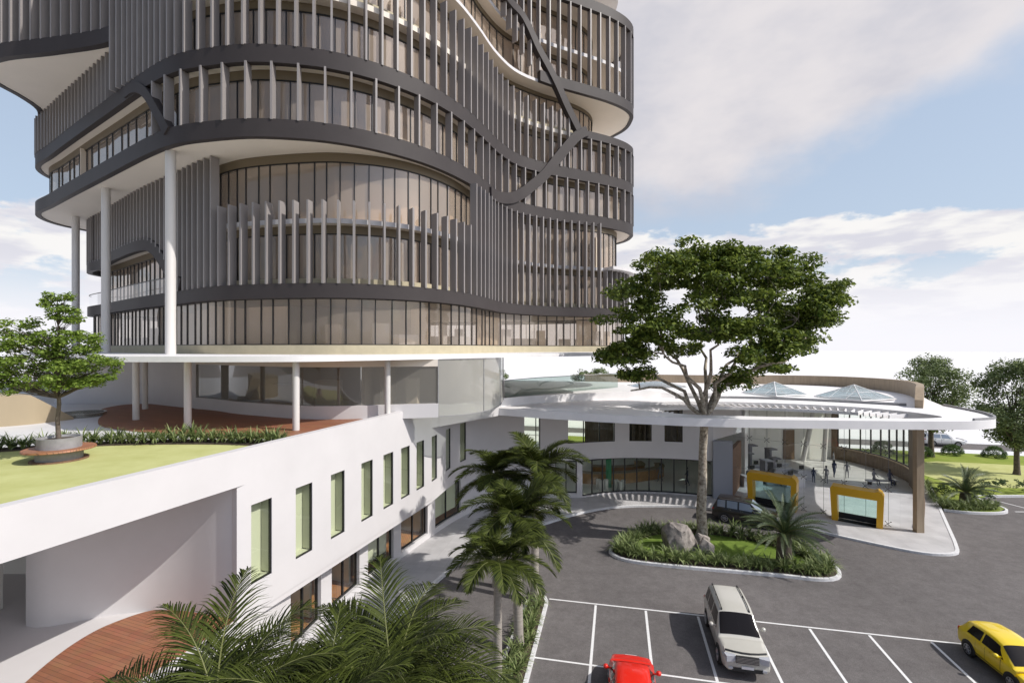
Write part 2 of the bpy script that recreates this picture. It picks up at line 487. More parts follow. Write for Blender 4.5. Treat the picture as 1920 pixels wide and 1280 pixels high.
M['tan'] = mat('tan_cladding', (.37, .30, .20), .55, var=.06, vscale=.6, stretch=(1, 1, .1))
M['brown'] = mat('brown_timber_wall', (.17, .12, .08), .6, var=.25, vscale=6, stretch=(1, 1, .15))
M['brownp'] = mat('tan_parapet', (.31, .24, .165), .6, var=.14, vscale=5, stretch=(1, 1, .12))
M['brick'] = mat('dark_brick', (.12, .07, .045), .8, col2=(.26, .15, .09), vscale=9, bump=.6, bscale=12)
M['pillar'] = mat('grey_pillar', (.30, .31, .35), .5)
M['concrete'] = mat('concrete', (.27, .27, .28), .8, var=.12, vscale=4)
M['yellow'] = mat('yellow_portal', (.66, .36, .012), .35, spec=.5, var=.03, vscale=.5)
M['darkmat'] = mat('dark_door_mat', (.012, .014, .02), .6)
M['desk'] = mat('desk_grey', (.55, .55, .57), .5)
M['deskd'] = mat('desk_panel', (.16, .16, .18), .5)
M['door'] = mat('brown_door', (.20, .13, .08), .5, var=.1, vscale=5)
M['greencol'] = mat('green_column', (.02, .26, .12), .4)
M['reception'] = mat('reception_wood', (.42, .22, .08), .4, var=.15, vscale=3)
M['rock'] = mat('boulder_stone', (.13, .115, .105), .9, col2=(.38, .34, .31), vscale=2.4, bump=1.0, bscale=4)
M['bark'] = mat('pale_bark', (.12, .09, .065), .9, col2=(.56, .50, .41), vscale=4.5, bump=.6, bscale=12)
M['barkd'] = mat('dark_bark', (.07, .055, .045), .9, col2=(.15, .12, .095), vscale=5, bump=.6, bscale=14)
M['palmbark'] = mat('palm_bark', (.34, .31, .275), .85, col2=(.24, .215, .19), vscale=3, stretch=(.5, .5, 7), bump=.5, bscale=4)
M['crownshaft'] = mat('green_crownshaft', (.03, .10, .022), .45)
M['leaf_big'] = leafmat('big_tree_leaf', (.035, .07, .012), (.24, .30, .05), trans=.3)
M['leaf_small'] = leafmat('young_tree_leaf', (.10, .17, .025), (.30, .40, .08), trans=.38)
M['leaf_far'] = leafmat('far_tree_leaf', (.10, .14, .055), (.28, .34, .15), trans=.25)
M['leaf_hedge'] = leafmat('hedge_leaf', (.025, .06, .016), (.06, .11, .03), trans=.15)
M['leaf_bush'] = leafmat('bush_leaf', (.05, .11, .025), (.11, .17, .045), trans=.2)
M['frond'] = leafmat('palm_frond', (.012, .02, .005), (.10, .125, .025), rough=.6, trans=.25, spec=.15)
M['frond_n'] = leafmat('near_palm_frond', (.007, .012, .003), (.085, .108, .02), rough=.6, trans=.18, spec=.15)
M['cycad'] = leafmat('cycad_frond', (.045, .075, .03), (.10, .14, .06), rough=.45, trans=.1, spec=.5)
M['rachis'] = mat('palm_rachis', (.16, .17, .06), .5)
M['tuft'] = leafmat('strap_leaf', (.06, .10, .025), (.27, .32, .13), rough=.5, trans=.2)
M['rubber'] = mat('tyre_rubber', (.02, .02, .02), .85)
M['rim'] = mat('alloy_rim', (.42, .42, .44), .35, metal=.8)
M['carglass'] = mat('car_glass', (.012, .010, .010), .12, spec=.25)
M['carglass_b'] = mat('car_glass_pale', (.22, .26, .33), .08, spec=.9)
M['trim'] = mat('black_trim', (.02, .02, .021), .6)
M['chrome'] = mat('chrome', (.7, .7, .72), .18, metal=1)
M['lamp'] = mat('headlamp', (.62, .64, .70), .12, metal=.4, spec=1)
M['tail'] = mat('tail_lamp', (.5, .02, .015), .2)
def paintmat(n, c): return mat(n, c, .32, coat=.8, spec=.5)
M['car_silver'] = paintmat('champagne_paint', (.50, .485, .44))
M['car_red'] = paintmat('red_paint', (.72, .018, .008))
M['car_yellow'] = paintmat('yellow_paint', (.80, .58, .006))
M['car_black'] = paintmat('black_paint', (.010, .007, .006))
M['car_white'] = paintmat('white_paint', (.66, .66, .67))
# ------------------------------------------------------------------ plan curves (metres)
LM = Loop([(-44.6, 50.5), (-45.3, 48), (-44.8, 45.6), (-43.2, 43.5), (-40, 41.4), (-35.2, 38.2), (-28.8, 34), (-23.6, 30.6), (-20.6, 28.9),
           (-18.4, 28.2), (-15.2, 27.7), (-12.2, 28), (-10.2, 28.6), (-8.3, 29.6), (-6.4, 31.1), (-4.9, 32.8), (-3.4, 35.2), (-2.2, 37.9),
           (-1.0, 40.9), (.8, 43.7), (3.9, 45.9), (6.5, 47.2), (10, 49), (12.4, 50.9), (13.3, 53), (12.6, 56.5), (8, 61), (-5, 65), (-25, 65), (-38, 60), (-43, 55)])
LU = Loop([(-44.6, 50.5), (-45.3, 48), (-44.8, 45.6), (-43.0, 43.6), (-41.5, 41.9), (-40.9, 39.8), (-40.7, 37.6), (-39.6, 35.7), (-36.8, 34.5), (-32.5, 33.8), (-27.5, 32.7),
           (-23.6, 30.6), (-20.6, 28.9), (-18.4, 28.2), (-15.2, 27.7), (-12.2, 28), (-10.2, 28.6), (-8.3, 29.6), (-6.4, 31.1), (-4.9, 32.8), (-3.4, 35.2), (-2.2, 37.9),
           (-1.0, 40.9), (.8, 43.7), (3.9, 45.9), (6.5, 47.2), (10, 49), (12.4, 50.9), (13.3, 53), (12.6, 56.5), (8, 61), (-5, 65), (-25, 65), (-38, 60), (-43, 55)])
LR = Loop([(-43.0, 50.5), (-43.4, 48), (-42.8, 46.2), (-41.5, 44.8), (-38.8, 42.6), (-34.2, 39.7), (-27.8, 35.6), (-22.8, 32.3), (-20, 30.6),
           (-18, 29.8), (-15.2, 29.4), (-12.4, 29.6), (-10.7, 30.2), (-9.2, 31.0), (-7.6, 32.3), (-6.2, 33.9), (-4.9, 36.1), (-3.8, 38.5),
           (-2.6, 41.7), (-.6, 44.9), (2.6, 47.4), (5.2, 48.9), (7.4, 50.6), (8.6, 52.4), (8.9, 54.5), (8, 57), (5, 60), (-5, 63.5), (-25, 63.5), (-37, 58.7), (-41.5, 54.2)])
LO = Loop([(-41.3, 50.5), (-41.8, 48.2), (-40.7, 46.0), (-36.2, 42.6), (-29.2, 37.3), (-23.3, 33.3), (-20, 31.1), (-17.3, 29.9), (-13.2, 29.1), (-10.35, 29.1), (-7.3, 30.1),
           (-5.1, 31.8), (-3.3, 34.4), (-2.0, 37.6), (-.9, 40.9), (.9, 43.4), (4.2, 45.6), (7, 46.6), (9.6, 47.7), (11.8, 49.8), (12.6, 52.5), (12, 56), (7.5, 60), (-5, 64), (-25, 64), (-37, 59), (-40, 55)])
fins = []      # (distance score, mesh builder)
def fin(lp, q, z0, z1, depth=0.55, th=0.12):
    m = MB(); p = lp.p(q, -depth / 2 + .06)
    m.box((p[0], p[1], (z0 + z1) / 2), (th, depth, z1 - z0), lp.ang(q))
    fins.append(((z1 - z0) / math.hypot(*p), m))
def fins_px(lp, p0, p1, z0, z1, sp, skip0=False):
    s0, s1 = lp.spx(p0), lp.spx(p1); n = max(1, round((s1 - s0) / sp))
    for i in range(1 if skip0 else 0, n):
        q = s0 + (s1 - s0) * i / n
        a = z0(q) if callable(z0) else z0; b = z1(q) if callable(z1) else z1
        if b - a > .3: fin(lp, q, a, b)
    return s1

def interp_path(path):
    xs = [p[0] for p in path]; zs = [p[1] for p in path]
    return lambda q: float(np.interp(q, xs, zs))

def room_bits(lp, z, seed, lo=1.2, hi=4.5, n=46):
    m = MB(); r = random.Random(seed)
    a, b = lp.spx(90), lp.spx(1180)
    for i in range(n):
        q = a + (b - a) * r.random(); p = lp.p(q, -r.uniform(lo + .8, hi + 1.5)); an = lp.ang(q)
        k = r.random()
        if k < .3: m.box((p[0], p[1], z + 1.5), (r.uniform(1.5, 4), .12, 3.0), an + r.choice((0, 1.57)), 0)
        elif k < .75: m.box((p[0], p[1], z + .55), (r.uniform(.9, 2.2), .7, 1.1), an, 1)
        else: m.box((p[0], p[1], z + .95), (r.uniform(.5, 1.4), .4, 1.9), an, r.choice((0, 1)))
    return m
def build_tower():
    T = empty('office_tower', (-16, 45, 12.9), label='tall curving office tower wrapped in charcoal bands and grey vertical fins', cat='office tower')
    off = Vector((-16, 45, 12.9))
    def B(mb, name, mats, parent=T, **kw):
        mb.v = [(x - off.x, y - off.y, z - off.z) for x, y, z in mb.v]
        return mb.build(name, mats, parent, **kw)
    # bands all round
    for lp, z0, z1, inn, lab in ((LO, 16.54, 17.42, -1.1, None), (LM, 25.7, 26.75, -1.2, None), (LM, 30.0, 31.05, -1.2, None)):
        m = MB(); sweep(m, lp, 0, lp.len, z0, z1, 0, -.38); B(m, 'facade_band', M['band'], smooth=40)
    # upper bands
    m = MB(); s0, s1 = LU.spx(340), 0
    sD = LU.spx(206)
    sweep(m, LU, 0, sD, 34.3, 35.35, .05, -.38); B(m, 'facade_band', M['band'], smooth=40)
    m = MB(); sweep(m, LM, LM.spx(1013), LM.len * .80, 38.6, 39.6, .03, -.38); B(m, 'facade_band', M['band'], smooth=40)
    m = MB(); sweep(m, LM, LM.spx(1085), LM.spx(1188) + 5, 34.3, 35.05, .02, -.38); B(m, 'facade_band', M['band'], smooth=40)
    m = MB(); sweep(m, LU, 0, LU.len, 47.2, 48.2, .04, -.38); B(m, 'facade_band', M['band'], smooth=40)
    # sloping bands
    d1 = [LM.sz(*p) for p in ((905, -70), (930, -32), (951, 0), (972.5, 23.5), (989, 50), (1009.5, 94), (1029.7, 131), (1046.5, 164.6), (1063, 201.5), (1084, 244))]
    m = MB(); diag(m, LM, d1, .72, .22, -.36); B(m, 'sloping_band', M['band'], smooth=40)
    d2 = [LM.sz(*p) for p in ((1100, 247), (1088, 251), (1073, 264), (1046, 296), (1019.6, 329), (996, 349), (979, 362), (959, 371), (938, 371), (918, 362))][::-1]
    m = MB(); diag(m, LM, d2, .95, .18, -.34); B(m, 'sloping_band', M['band'], smooth=40)
    d3 = [LM.sz(*p) for p in ((236, 176), (248, 167), (262, 166), (276, 178), (289, 200), (301, 222), (314, 246))]
    m = MB(); diag(m, LM, d3, .62, .1, -.34); B(m, 'sloping_band', M['band'], smooth=40)
    l2 = [LO.sz(*p) for p in ((171, 498), (185, 496), (205, 482), (235, 468), (257, 460), (275, 458), (290, 468), (303, 487), (315, 506), (328, 525), (337, 535))]
    l2 = [(0.5, l2[0][1])] + l2
    m = MB(); diag(m, LO, l2, .95, .05, -.34); B(m, 'sloping_band', M['band'], smooth=40)
    # slabs, soffits, headers
    def slab(lp, z0, z1, o, mats=(M['white'], M['interior'], M['cream'])):
        m = MB(); m.prism(lp.poly(o), z0, z1, 0, 1, 2); B(m, 'floor_slab', list(mats), smooth=30)
    slab(LO, 13.07, 13.30, -.3)
    m = MB(); sweep(m, LO, 0, LO.len, 12.93, 13.67, .0, -.6); B(m, 'base_wall', M['beige'], smooth=40)
    slab(LO, 16.95, 17.3, -.39)
    slab(LO, 21.2, 21.5, -.62)
    m = MB(); m.prism(LM.poly(-.39), 25.78, 26.6, 0, 0, 0); B(m, 'soffit', [M['cream']], smooth=30)
    m = MB(); m.prism(LM.poly(-.39), 30.06, 30.9, 0, 0, 0); B(m, 'soffit', [M['cream']], smooth=30)
    m = MB(); m.prism(LU.poly(-.39), 34.36, 34.72, 0, 0, 0); B(m, 'soffit', [M['cream']], smooth=30)
    slab(LM, 38.66, 38.93, -.39, (M['white'], M['interior'], M['cream']))
    slab(LM, 42.9, 43.25, -.8)
    m = MB(); m.prism(LU.poly(-.42), 47.3, 47.9, 0, 0, 0); B(m, 'soffit', [M['cream']], smooth=30)
    m = MB(); m.prism(LM.poly(-1.6), 51.5, 52.2, 0, 0, 0); B(m, 'roof', [M['white']], smooth=30)
    # glass storeys
    def storey(lp, z0, z1, o, sp, head=.0, jit=0.0, mt='tglass', s0=0, s1=None, w=.06):
        s1 = s1 or lp.len
        m = MB(); glass_strip(m, lp, s0, s1, z0, z1 - head, o); g = B(m, 'glass_wall', M[mt], smooth=40)
        m = MB(); mullions(m, lp, s0, s1, z0, z1 - head, o, sp, w=w, jitter=jit); B(m, 'window_frame', M['black'], g)
        if head: m = MB(); sweep(m, lp, s0, s1, z1 - head, z1, o + .1, o - .3); B(m, 'header', M['header'], smooth=40)
    storey(LO, 13.67, 16.56, -.5, .97, 0, .12, mt='bglass')
    storey(LO, 17.3, 21.2, -1.3, 1.0, .5, .12)
    storey(LO, 21.5, 25.78, -1.3, 1.0, .55, .12)
    storey(LM, 26.6, 30.06, -1.0, 1.45, .55, .3)
    storey(LM, 30.9, 34.36, -1.2, 1.1, .5, .2)
    storey(LR, 34.72, 38.66, .0, 1.05, .35, .2)
    storey(LR, 39.05, 42.9, .0, 1.15, .4, .2)
    storey(LR, 43.25, 47.3, .0, 1.15, .4, .2)
    storey(LR, 47.9, 51.5, .0, 1.3, .4, .2)
    # upper left lobe's own glazing
    storey(LU, 34.72, 47.3, -1.4, 1.1, .4, .1, s0=LU.spx(10) - 14, s1=LU.spx(250))
    # cream spandrel band and upstand seen behind the fins
    m = MB(); sweep(m, LM, LM.spx(60), LM.spx(1188), 34.73, 35.25, -.95, -1.3); B(m, 'spandrel', M['beige'], smooth=40)
    m = MB(); sweep(m, LO, LO.spx(330), LO.spx(1165), 17.43, 17.85, -1.0, -1.25); B(m, 'spandrel', M['beige'], smooth=40)
    # balcony slab ledge on the right of the lower storeys
    m = MB(); sweep(m, LO, LO.spx(1140), LO.spx(1165) + 8, 21.22, 21.52, .75, -.6); B(m, 'ledge', M['white'], smooth=40)
    for i, (lp, z) in enumerate(((LO, 13.32), (LO, 17.32), (LO, 21.52), (LM, 26.62), (LM, 30.92), (LR, 34.75))):
        for j in range(46):
            m = room_bits(lp, z, 7000 + i * 100 + j, n=1); B(m, 'room_fitting', [M['interior'], M['desk']])
    # partition cores
    m = MB()
    core = catmull([(-35, 48), (-28, 43), (-20, 38.5), (-14, 37), (-8, 40), (-5, 45), (-5, 52), (-12, 57), (-28, 57), (-36, 53)])
    core0 = catmull([(-33, 48), (-27, 44), (-21, 41), (-16, 40), (-11, 43), (-9, 47), (-9, 52), (-14, 56), (-27, 56), (-33, 52)])
    m.prism(core0, 13.31, 16.94)
    for z0, z1 in ((17.31, 21.19), (21.51, 25.77), (26.61, 30.05), (30.91, 34.35), (34.73, 38.65), (39.06, 42.89), (43.26, 47.29)):
        m.prism(core, z0, z1)
    B(m, 'core_wall', M['interior'], smooth=40)
    m = MB()
    for x, y in ((-1.2, 45.5), (6.5, 51), (4, 57), (10.5, 53.5), (-27, 41), (-8.5, 36.5), (-17, 34)):
        core0 = catmull([(-33, 48), (-27, 44), (-21, 41), (-16, 40), (-11, 43), (-9, 47), (-9, 52), (-14, 56), (-27, 56), (-33, 52)])
    m.prism(core0, 13.31, 16.94)
    for z0, z1 in ((17.31, 21.19), (21.51, 25.77), (26.61, 30.05), (30.91, 34.35)):
            m.lathe([(.32, z0), (.32, z1)], (x, y, 0), 12)
    B(m, 'inner_column', M['interior'], smooth=40)
    for x, y in ((-21.3, 29.95), (-31.3, 37.0), (-40.9, 45.0)):
        m = MB(); m.lathe([(.29, 13.1), (.29, 25.8)], (x, y, 0), 28); B(m, 'column', M['whitecol'], smooth=40)
    # balcony rail in the lower arch
    m = MB(); ra, rb = LO.spx(188), LO.spx(330)
    sweep(m, LO, ra - 6, rb, 18.5, 18.56, -.12, -.18); rl = B(m, 'railing', M['black'])
    m = MB(); glass_strip(m, LO, ra - 6, rb, 17.44, 18.5, -.15); B(m, 'glass_panel', M['clear'], rl)
    # fins
    fins_px(LM, 286, 905, 26.7, 30.05, 1.5)
    sr = fins_px(LM, 905, 1190, 26.7, 30.05, 1.2)
    for i in range(14): fin(LM, sr + i * 1.2, 26.7, 30.05)
    fins_px(LM, 68, 207, 31.0, 34.34, .8)
    for i in range(1, 9): fin(LM, LM.spx(68) - i * .8, 31.0, 34.34)
    fins_px(LU, 207, 345, 31.0, 47.25, .72)
    fins_px(LU, 2, 206, 35.3, 47.25, .86)
    for i in range(1, 10): fin(LU, LU.spx(2) - i * .86, 35.3, 47.25)
    sa, sb = LM.spx(840), LM.spx(1083)
    top = lambda q: float(np.interp(q, [sa, LM.spx(900), LM.spx(960), sb], [37.5, 37.3, 36.9, 36.4]))
    fins_px(LM, 345, 905, 31.0, top, .98)
    z2 = interp_path(sorted(d2))
    fins_px(LM, 905, 1083, 31.0, top, .95)
    s = fins_px(LM, 1090, 1190, 31.0, 34.32, 1.1)
    for i in range(6): fin(LM, s + i * 1.1, 31.0, 34.32)
    s = fins_px(LM, 1012, 1190, 39.55, 47.25, 1.2)
    for i in range(14): fin(LM, s + i * 1.2, 39.55, 47.25)
    zl = interp_path([LM.sz(948, 30), LM.sz(964, 67), LM.sz(977, 93), LM.sz(990, 112), LM.sz(1004, 136)])
    fins_px(LM, 948, 1010, lambda q: zl(q), 47.25, .95)
    fins_px(LO, 410, 893, 17.4, 22.45, .93)
    fins_px(LO, 334, 410, 17.4, 25.74, .74)
    fins_px(LO, 893, 1138, 17.4, lambda q: 25.75, .80)
    s = fins_px(LO, 1138, 1170, 17.4, 21.22, .8)
    for i in range(8): fin(LO, s + i * .8, 17.4, 21.22)
    za = interp_path(l2)
    fins_px(LO, 175, 334, lambda q: za(q) + .35, 25.74, .72)
    for i in range(7): fin(LO, LO.spx(175) - i * .75, za(LO.spx(175)) + .35, 25.74)
    fins.sort(key=lambda t: -t[0])
    for k, (_, m) in enumerate(fins[:100]): B(m, 'fin', M['fin'])
    r = MB()
    for _, m in fins[100:]: r.add(m.v, m.f)
    B(r, 'fin', M['fin'], kind='stuff')
build_tower()

# ------------------------------------------------------------------ podium pavilion with the white disc roof
def build_podium():
    P = empty('podium_pavilion', (-16, 40, 9.4), label='white disc-roofed pavilion on slim round columns directly under the tower', cat='pavilion')
    off = (-16, 40, 9.4)
    def B(mb, name, mats, parent=P, **kw):
        mb.v = [(x - off[0], y - off[1], z - off[2]) for x, y, z in mb.v]
        return mb.build(name, mats, parent, **kw)
    front = catmull([(-18.6, 22.7), (-14.5, 22.5), (-10.4, 23.0), (-8.3, 24.6), (-6.2, 26.7), (-3.6, 29.7), (-1.2, 32.6), (2.4, 36.0), (7, 40), (9.2, 43), (8, 48), (4, 58), (-18, 65), (-42, 60), (-47, 50), (-41, 40), (-30, 31), (-19.4, 23.3)], False, 6)
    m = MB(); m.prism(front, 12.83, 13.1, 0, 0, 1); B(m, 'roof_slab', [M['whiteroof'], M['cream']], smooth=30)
    for c in ((352, 805), (555, 808), (728, 799), (255, 788), (272, 768)):
        x, y = at(c[0], c[1], 9.4) if c[0] != 728 else (-7.08, 27.3); m = MB(); m.lathe([(.165, 9.38), (.165, 12.85)], (x, y, 0), 20); B(m, 'column', M['whitecol'], smooth=40)
    W = Loop([(-33.5, 35.1), (-29.5, 35.3), (-26.6, 34.9), (-23, 33.0), (-19.4, 31.3), (-17, 29.7), (-14.5, 28.5), (-12, 27.5), (-9.6, 27.4), (-7, 28.0), (-4.4, 28.6)], False)
    sg = W.spx(367)
    m = MB(); sweep(m, W, 0, sg, 9.38, 12.84, 0, -.3); B(m, 'wall', M['white'], smooth=40)
    m = MB(); sweep(m, W, sg, W.len, 9.38, 10.2, .12, -.25); B(m, 'sill_wall', M['white'], smooth=40)
    m = MB(); sweep(m, W, sg, W.len, 12.4, 12.84, .03, -.25); B(m, 'header', M['cream'], smooth=40)
    m = MB(); glass_strip(m, W, sg, W.len, 10.2, 12.4, -.05); B(m, 'glass_wall', M['pglass'], smooth=40)
    # glass corner box
    V = Loop([(-4.4, 28.6), (-2.9, 29.4), (-1.6, 31.4), (-.9, 34), (-.7, 38)], False, smooth=True)
    m = MB(); glass_strip(m, V, 0, V.len, 9.4, 12.83, 0); g = B(m, 'glass_wall', M['cglass'], smooth=40)
    m = MB(); mullions(m, V, 0, V.len, 9.4, 12.83, 0, 3.6, w=.04, d=.06); B(m, 'window_frame', M['concrete'], g)
    m = MB()
    for c, d in (((-20, 38, 11.1), (16, .2, 3.4)), ((-9, 33.5, 11.1), (.2, 9, 3.4)), ((-5, 37, 11.1), (8, .2, 3.4)), ((-15, 33, 10.2), (3, .6, 1.6)), ((-6.4, 31, 10.5), (.7, .9, 2.1)), ((-8, 30.5, 10.9), (.6, .6, 2.6)), ((-12, 31.5, 10.4), (1.6, .5, 2))):
        m.box(c, d)
    B(m, 'inner_wall', M['interior'])
    # glass balustrade running off to the right along the roof
    R = Loop([(-.6, 38.6), (2.5, 42.6), (6.5, 45.9), (11, 49.9)], False)
    m = MB(); glass_strip(m, R, 0, R.len, 9.3, 10.85, 0); sweep(m, R, 0, R.len, 10.85, 10.9, .03, -.03, 1); B(m, 'balustrade', [M['balglass'], M['concrete']], smooth=40)
build_podium()

# ------------------------------------------------------------------ low wing with the slot windows, terrace on its roof
LINE = [(-14.5, 3.0), (-5.26, 31.5)]
def onl(Y): return LINE[0][0] + (Y - 3.0) * (LINE[1][0] - LINE[0][0]) / 28.5
WALL = Loop([(-9.93, 17.32)] + [(onl(Y), Y) for Y in np.arange(17.5, 31.6, .5)] + [(-4.95, 33), (-4.55, 34.9), (-4.0, 36.9), (-3.1, 38.7), (-1.3, 40.4), (1.2, 41.8), (3.85, 42.8), (6.4, 43.5), (9.5, 44.2), (12, 44.3), (15, 43.9), (18.0, 43.0)], False, smooth=True)
GW = Loop([(-15.2, 3), (-12.6, 10), (-10.2, 17), (-9.75, 18.5), (-9.3, 22), (-8.8, 24.6), (-8.1, 27.4), (-7.1, 30.4), (-6.0, 33.4), (-4.6, 36.8), (-3.2, 39.2), (-1.0, 41.3), (1.6, 42.6), (4, 43.0), (6.2, 43.0), (8.5, 43.9), (11.1, 44.4), (14.5, 44.0), (18.1, 42.9)], False)
def solid(mb, lp, s0, s1, z0, z1, mi=0, th=.35):
    if s1 - s0 > .01 and z1 - z0 > .01: sweep(mb, lp, s0, s1, z0, z1, 0, -th, mi)

def build_wing():
    P = empty('wing_building', (-8, 27, 0), label='long low white wing with a row of slot windows, roof terrace and curved ground floor', cat='building')
    off = (-8, 27, 0)
    def B(mb, name, mats, parent=P, **kw):
        mb.v = [(x - off[0], y - off[1], z - off[2]) for x, y, z in mb.v]
        return mb.build(name, mats, parent, **kw)
    # windows in the upper wall: (s0, s1, z0, z1, glass)
    wins = []
    for px in (471, 554.5, 620.6, 677.6, 719, 752, 781, 809.5, 836, 862.6):
        s = WALL.spx(px); wins.append((s, s + .98, 4.7, 7.66, 'slot'))
    for a, b, z0, z1 in ((983, 1013, 4.6, 7.5), (1065, 1153, 4.9, 8.1), (1180, 1222, 4.9, 8.1), (1246, 1280, 4.9, 8.1)):
        wins.append((WALL.spx(a), WALL.spx(b), z0, z1, 'wide'))
    m = MB(); s = 0
    for s0, s1, z0, z1, k in wins:
        solid(m, WALL, s, s0, 3.6, 8.5); solid(m, WALL, s0, s1, 3.6, z0); solid(m, WALL, s0, s1, z1, 8.5); s = s1
    solid(m, WALL, s, WALL.len, 3.6, 8.5)
    B(m, 'upper_wall', M['white'], smooth=25)
    for s0, s1, z0, z1, k in wins:
        m = MB()
        w = .05
        sweep(m, WALL, s0, s0 + .02, z0, z1, -.03, -.1); sweep(m, WALL, s1 - w, s1, z0, z1, -.03, -.12)
        sweep(m, WALL, s0 + w, s1 - w, z0, z0 + w, -.03, -.12); sweep(m, WALL, s0 + w, s1 - w, z1 - .02, z1, -.03, -.1)
        fr = B(m, 'window', M['black'])
        m = MB(); glass_strip(m, WALL, s0 + w, s1 - w, z0 + w, z1 - w, -.06)
        B(m, 'pane', M['gglass'], fr)
        if k == 'slot':
            m = MB(); sweep(m, WALL, s0 - .3, s1 + .9, z0 - .1, z1 + .1, -.52, -.56); sweep(m, WALL, s1 - .014, s1 - .002, z0 + .05, z1, -.13, -.52); sweep(m, WALL, s0 - .2, s1 - .02, z0 + .002, z0 + .02, -.13, -.52); B(m, 'reveal', M['palegreen'], fr)
    # soffit under the upper floor and a floor above ground rooms
    up = [WALL.p(q, -.05) for q in frange(0, WALL.len, .8)]
    up2 = [WALL.p(q, -3.2) for q in frange(WALL.spx(870), WALL.len, .8)][::-1]
    m = MB(); m.prism(up + up2 + [(-9, 41), (-16, 34), (-14.0, 25.2), (-12, 21.6), (-10.8, 19.4)], 3.35, 3.62); B(m, 'floor_slab', M['white'])
    # inside of the upper floor: light corridor wall
    inn = [WALL.p(q, -2.6) for q in frange(0.5, WALL.spx(900), .8)]
    m = MB()
    I = Loop(inn, False, smooth=False); sweep(m, I, 0, I.len, 3.63, 8.45, 0, -.15)
    B(m, 'inner_wall', M['interior_w'], smooth=40)
    # fascia / parapet along the straight edge, then tapering to the canopy
    A = LINE[0]; C = LINE[1]
    m = MB()
    dx, dy = C[0] - A[0], C[1] - A[1]; l = math.hypot(dx, dy); nx, ny = -dy / l, dx / l
    def pz(p, z0, z1, o=0.0, t=.34):
        a = (p[0] - nx * o, p[1] - ny * o); b = (p[0] + nx * t, p[1] + ny * t)
        return [(a[0], a[1], z0), (a[0], a[1], z1), (b[0], b[1], z1), (b[0], b[1], z0)]
    q1 = pz(A, 8.5, 9.8, .003); q2 = pz(C, 8.5, 9.8, .003)
    m.add(q1 + q2, [(0, 4, 5, 1), (1, 5, 6, 2), (2, 6, 7, 3), (3, 7, 4, 0), (0, 1, 2, 3), (7, 6, 5, 4)])
    e = (-1.0, 36.9)
    q3 = [(C[0], C[1], 8.25), (C[0], C[1], 9.8), (C[0] - .35, C[1] + .3, 9.8), (C[0] - .35, C[1] + .3, 8.25)]
    q4 = [(e[0], e[1], 8.3), (e[0], e[1], 9.05), (e[0] - .3, e[1] + .3, 9.05), (e[0] - .3, e[1] + .3, 8.3)]
    m.add(q3 + q4, [(0, 4, 5, 1), (1, 5, 6, 2), (2, 6, 7, 3), (3, 7, 4, 0), (0, 1, 2, 3), (7, 6, 5, 4)])
    B(m, 'parapet', M['white'])
    # curb of the roof running on to the right
    K = Loop([(-5.3, 31.9), (-2.5, 36.2), (1.0, 39.6), (4.5, 41.5), (8.5, 43.0), (13.6, 44.0)], False)
    m = MB(); sweep(m, K, 0, K.len, 8.87, 9.5, 0, -.35); B(m, 'roof_curb', M['whiteroof'], smooth=30)
    # terrace slab
    tl = [(onl(3) - .37, 3), (onl(31.3) - .37, 31.3), (-2.3, 36.5), (1.0, 39.9), (4.5, 41.8), (8.5, 43.3), (13.6, 44.3), (12, 58), (-6, 62), (-60, 62), (-60, 3)]
    m = MB(); m.prism(tl, 8.52, 9.4, 0, 1, 0); B(m, 'terrace_slab', [M['white'], M['terrace']])
    # curved recess wall on the left
    Rw = Loop([(-9.9, 17.5), (-10.5, 17.56), (-11.2, 17.72), (-12.3, 17.98), (-13.6, 18.05), (-14.8, 17.8), (-15.9, 17.3), (-16.5, 17.05), (-17.2, 17.0), (-17.5, 17.5), (-17.5, 19)], False)
    m = MB(); sweep(m, Rw, 0, Rw.len, 3.6, 8.53, .3, 0); B(m, 'recess_wall', M['white'], smooth=40)
    m = MB(); m.box((-24, 21.2, 6.05), (14, .3, 4.9)); m.box((-19.6, 18.0, 6.05), (.5, .5, 4.88)); B(m, 'back_wall', M['interior_w'])
    m = MB(); m.prism([(onl(17.45) - .01, 17.45), (onl(3) - .01, 3), (-34, 3), (-34, 24), (-17, 24), (-17, 19.5), (-11, 19.2)], 3.3, 3.6); B(m, 'balcony_floor', M['white'])
    # ground floor wall with tall windows
    gaps = [(GW.spx(a), GW.spx(b)) for a, b in ((545, 602), (622, 674), (690, 738), (752, 802), (816, 864), (1041, 1082), (1092, 1340))]
    gaps = [(a, b, .75 if i < 6 else .45) for i, (a, b) in enumerate(gaps)]
    gaps[-1] = (gaps[-1][0], min(gaps[-1][1], GW.len - .1), .45)
    m = MB(); s = 0
    for a, b, sill in gaps:
        solid(m, GW, s, a, .1, 3.36); solid(m, GW, a, b, .1, sill - .25); s = b
    solid(m, GW, s, GW.len, .1, 3.36)
    B(m, 'ground_wall', M['white'], smooth=25)
    for i, (a, b, sill) in enumerate(gaps):
        sp = (b - a) / 2 if i < 6 else (b - a) / 11
        m = MB(); mullions(m, GW, a + .03, b - .03, sill - .25, 3.36, -.22, sp, w=.10, d=.1)
        fr = B(m, 'window', M['black'])
        m = MB(); glass_strip(m, GW, a, b, sill - .2, 3.34, -.22); B(m, 'pane', M['gglass'], fr)
    for k in (2, 4):
        a, b, sill = gaps[k]; m = MB(); sweep(m, GW, a + .05, b - .05, .9, 3.3, -.5, -.53); B(m, 'blind', M['palegreen'])
    # rooms behind
    m = MB(); fl = [GW.p(q, -.3) for q in frange(0, GW.spx(905), 1)]
    m.prism(fl + [(-7, 44), (-12, 40), (-15.5, 30), (-13.6, 25), (-12, 22)], .1, .3); B(m, 'room_floor', M['woodfloor'])
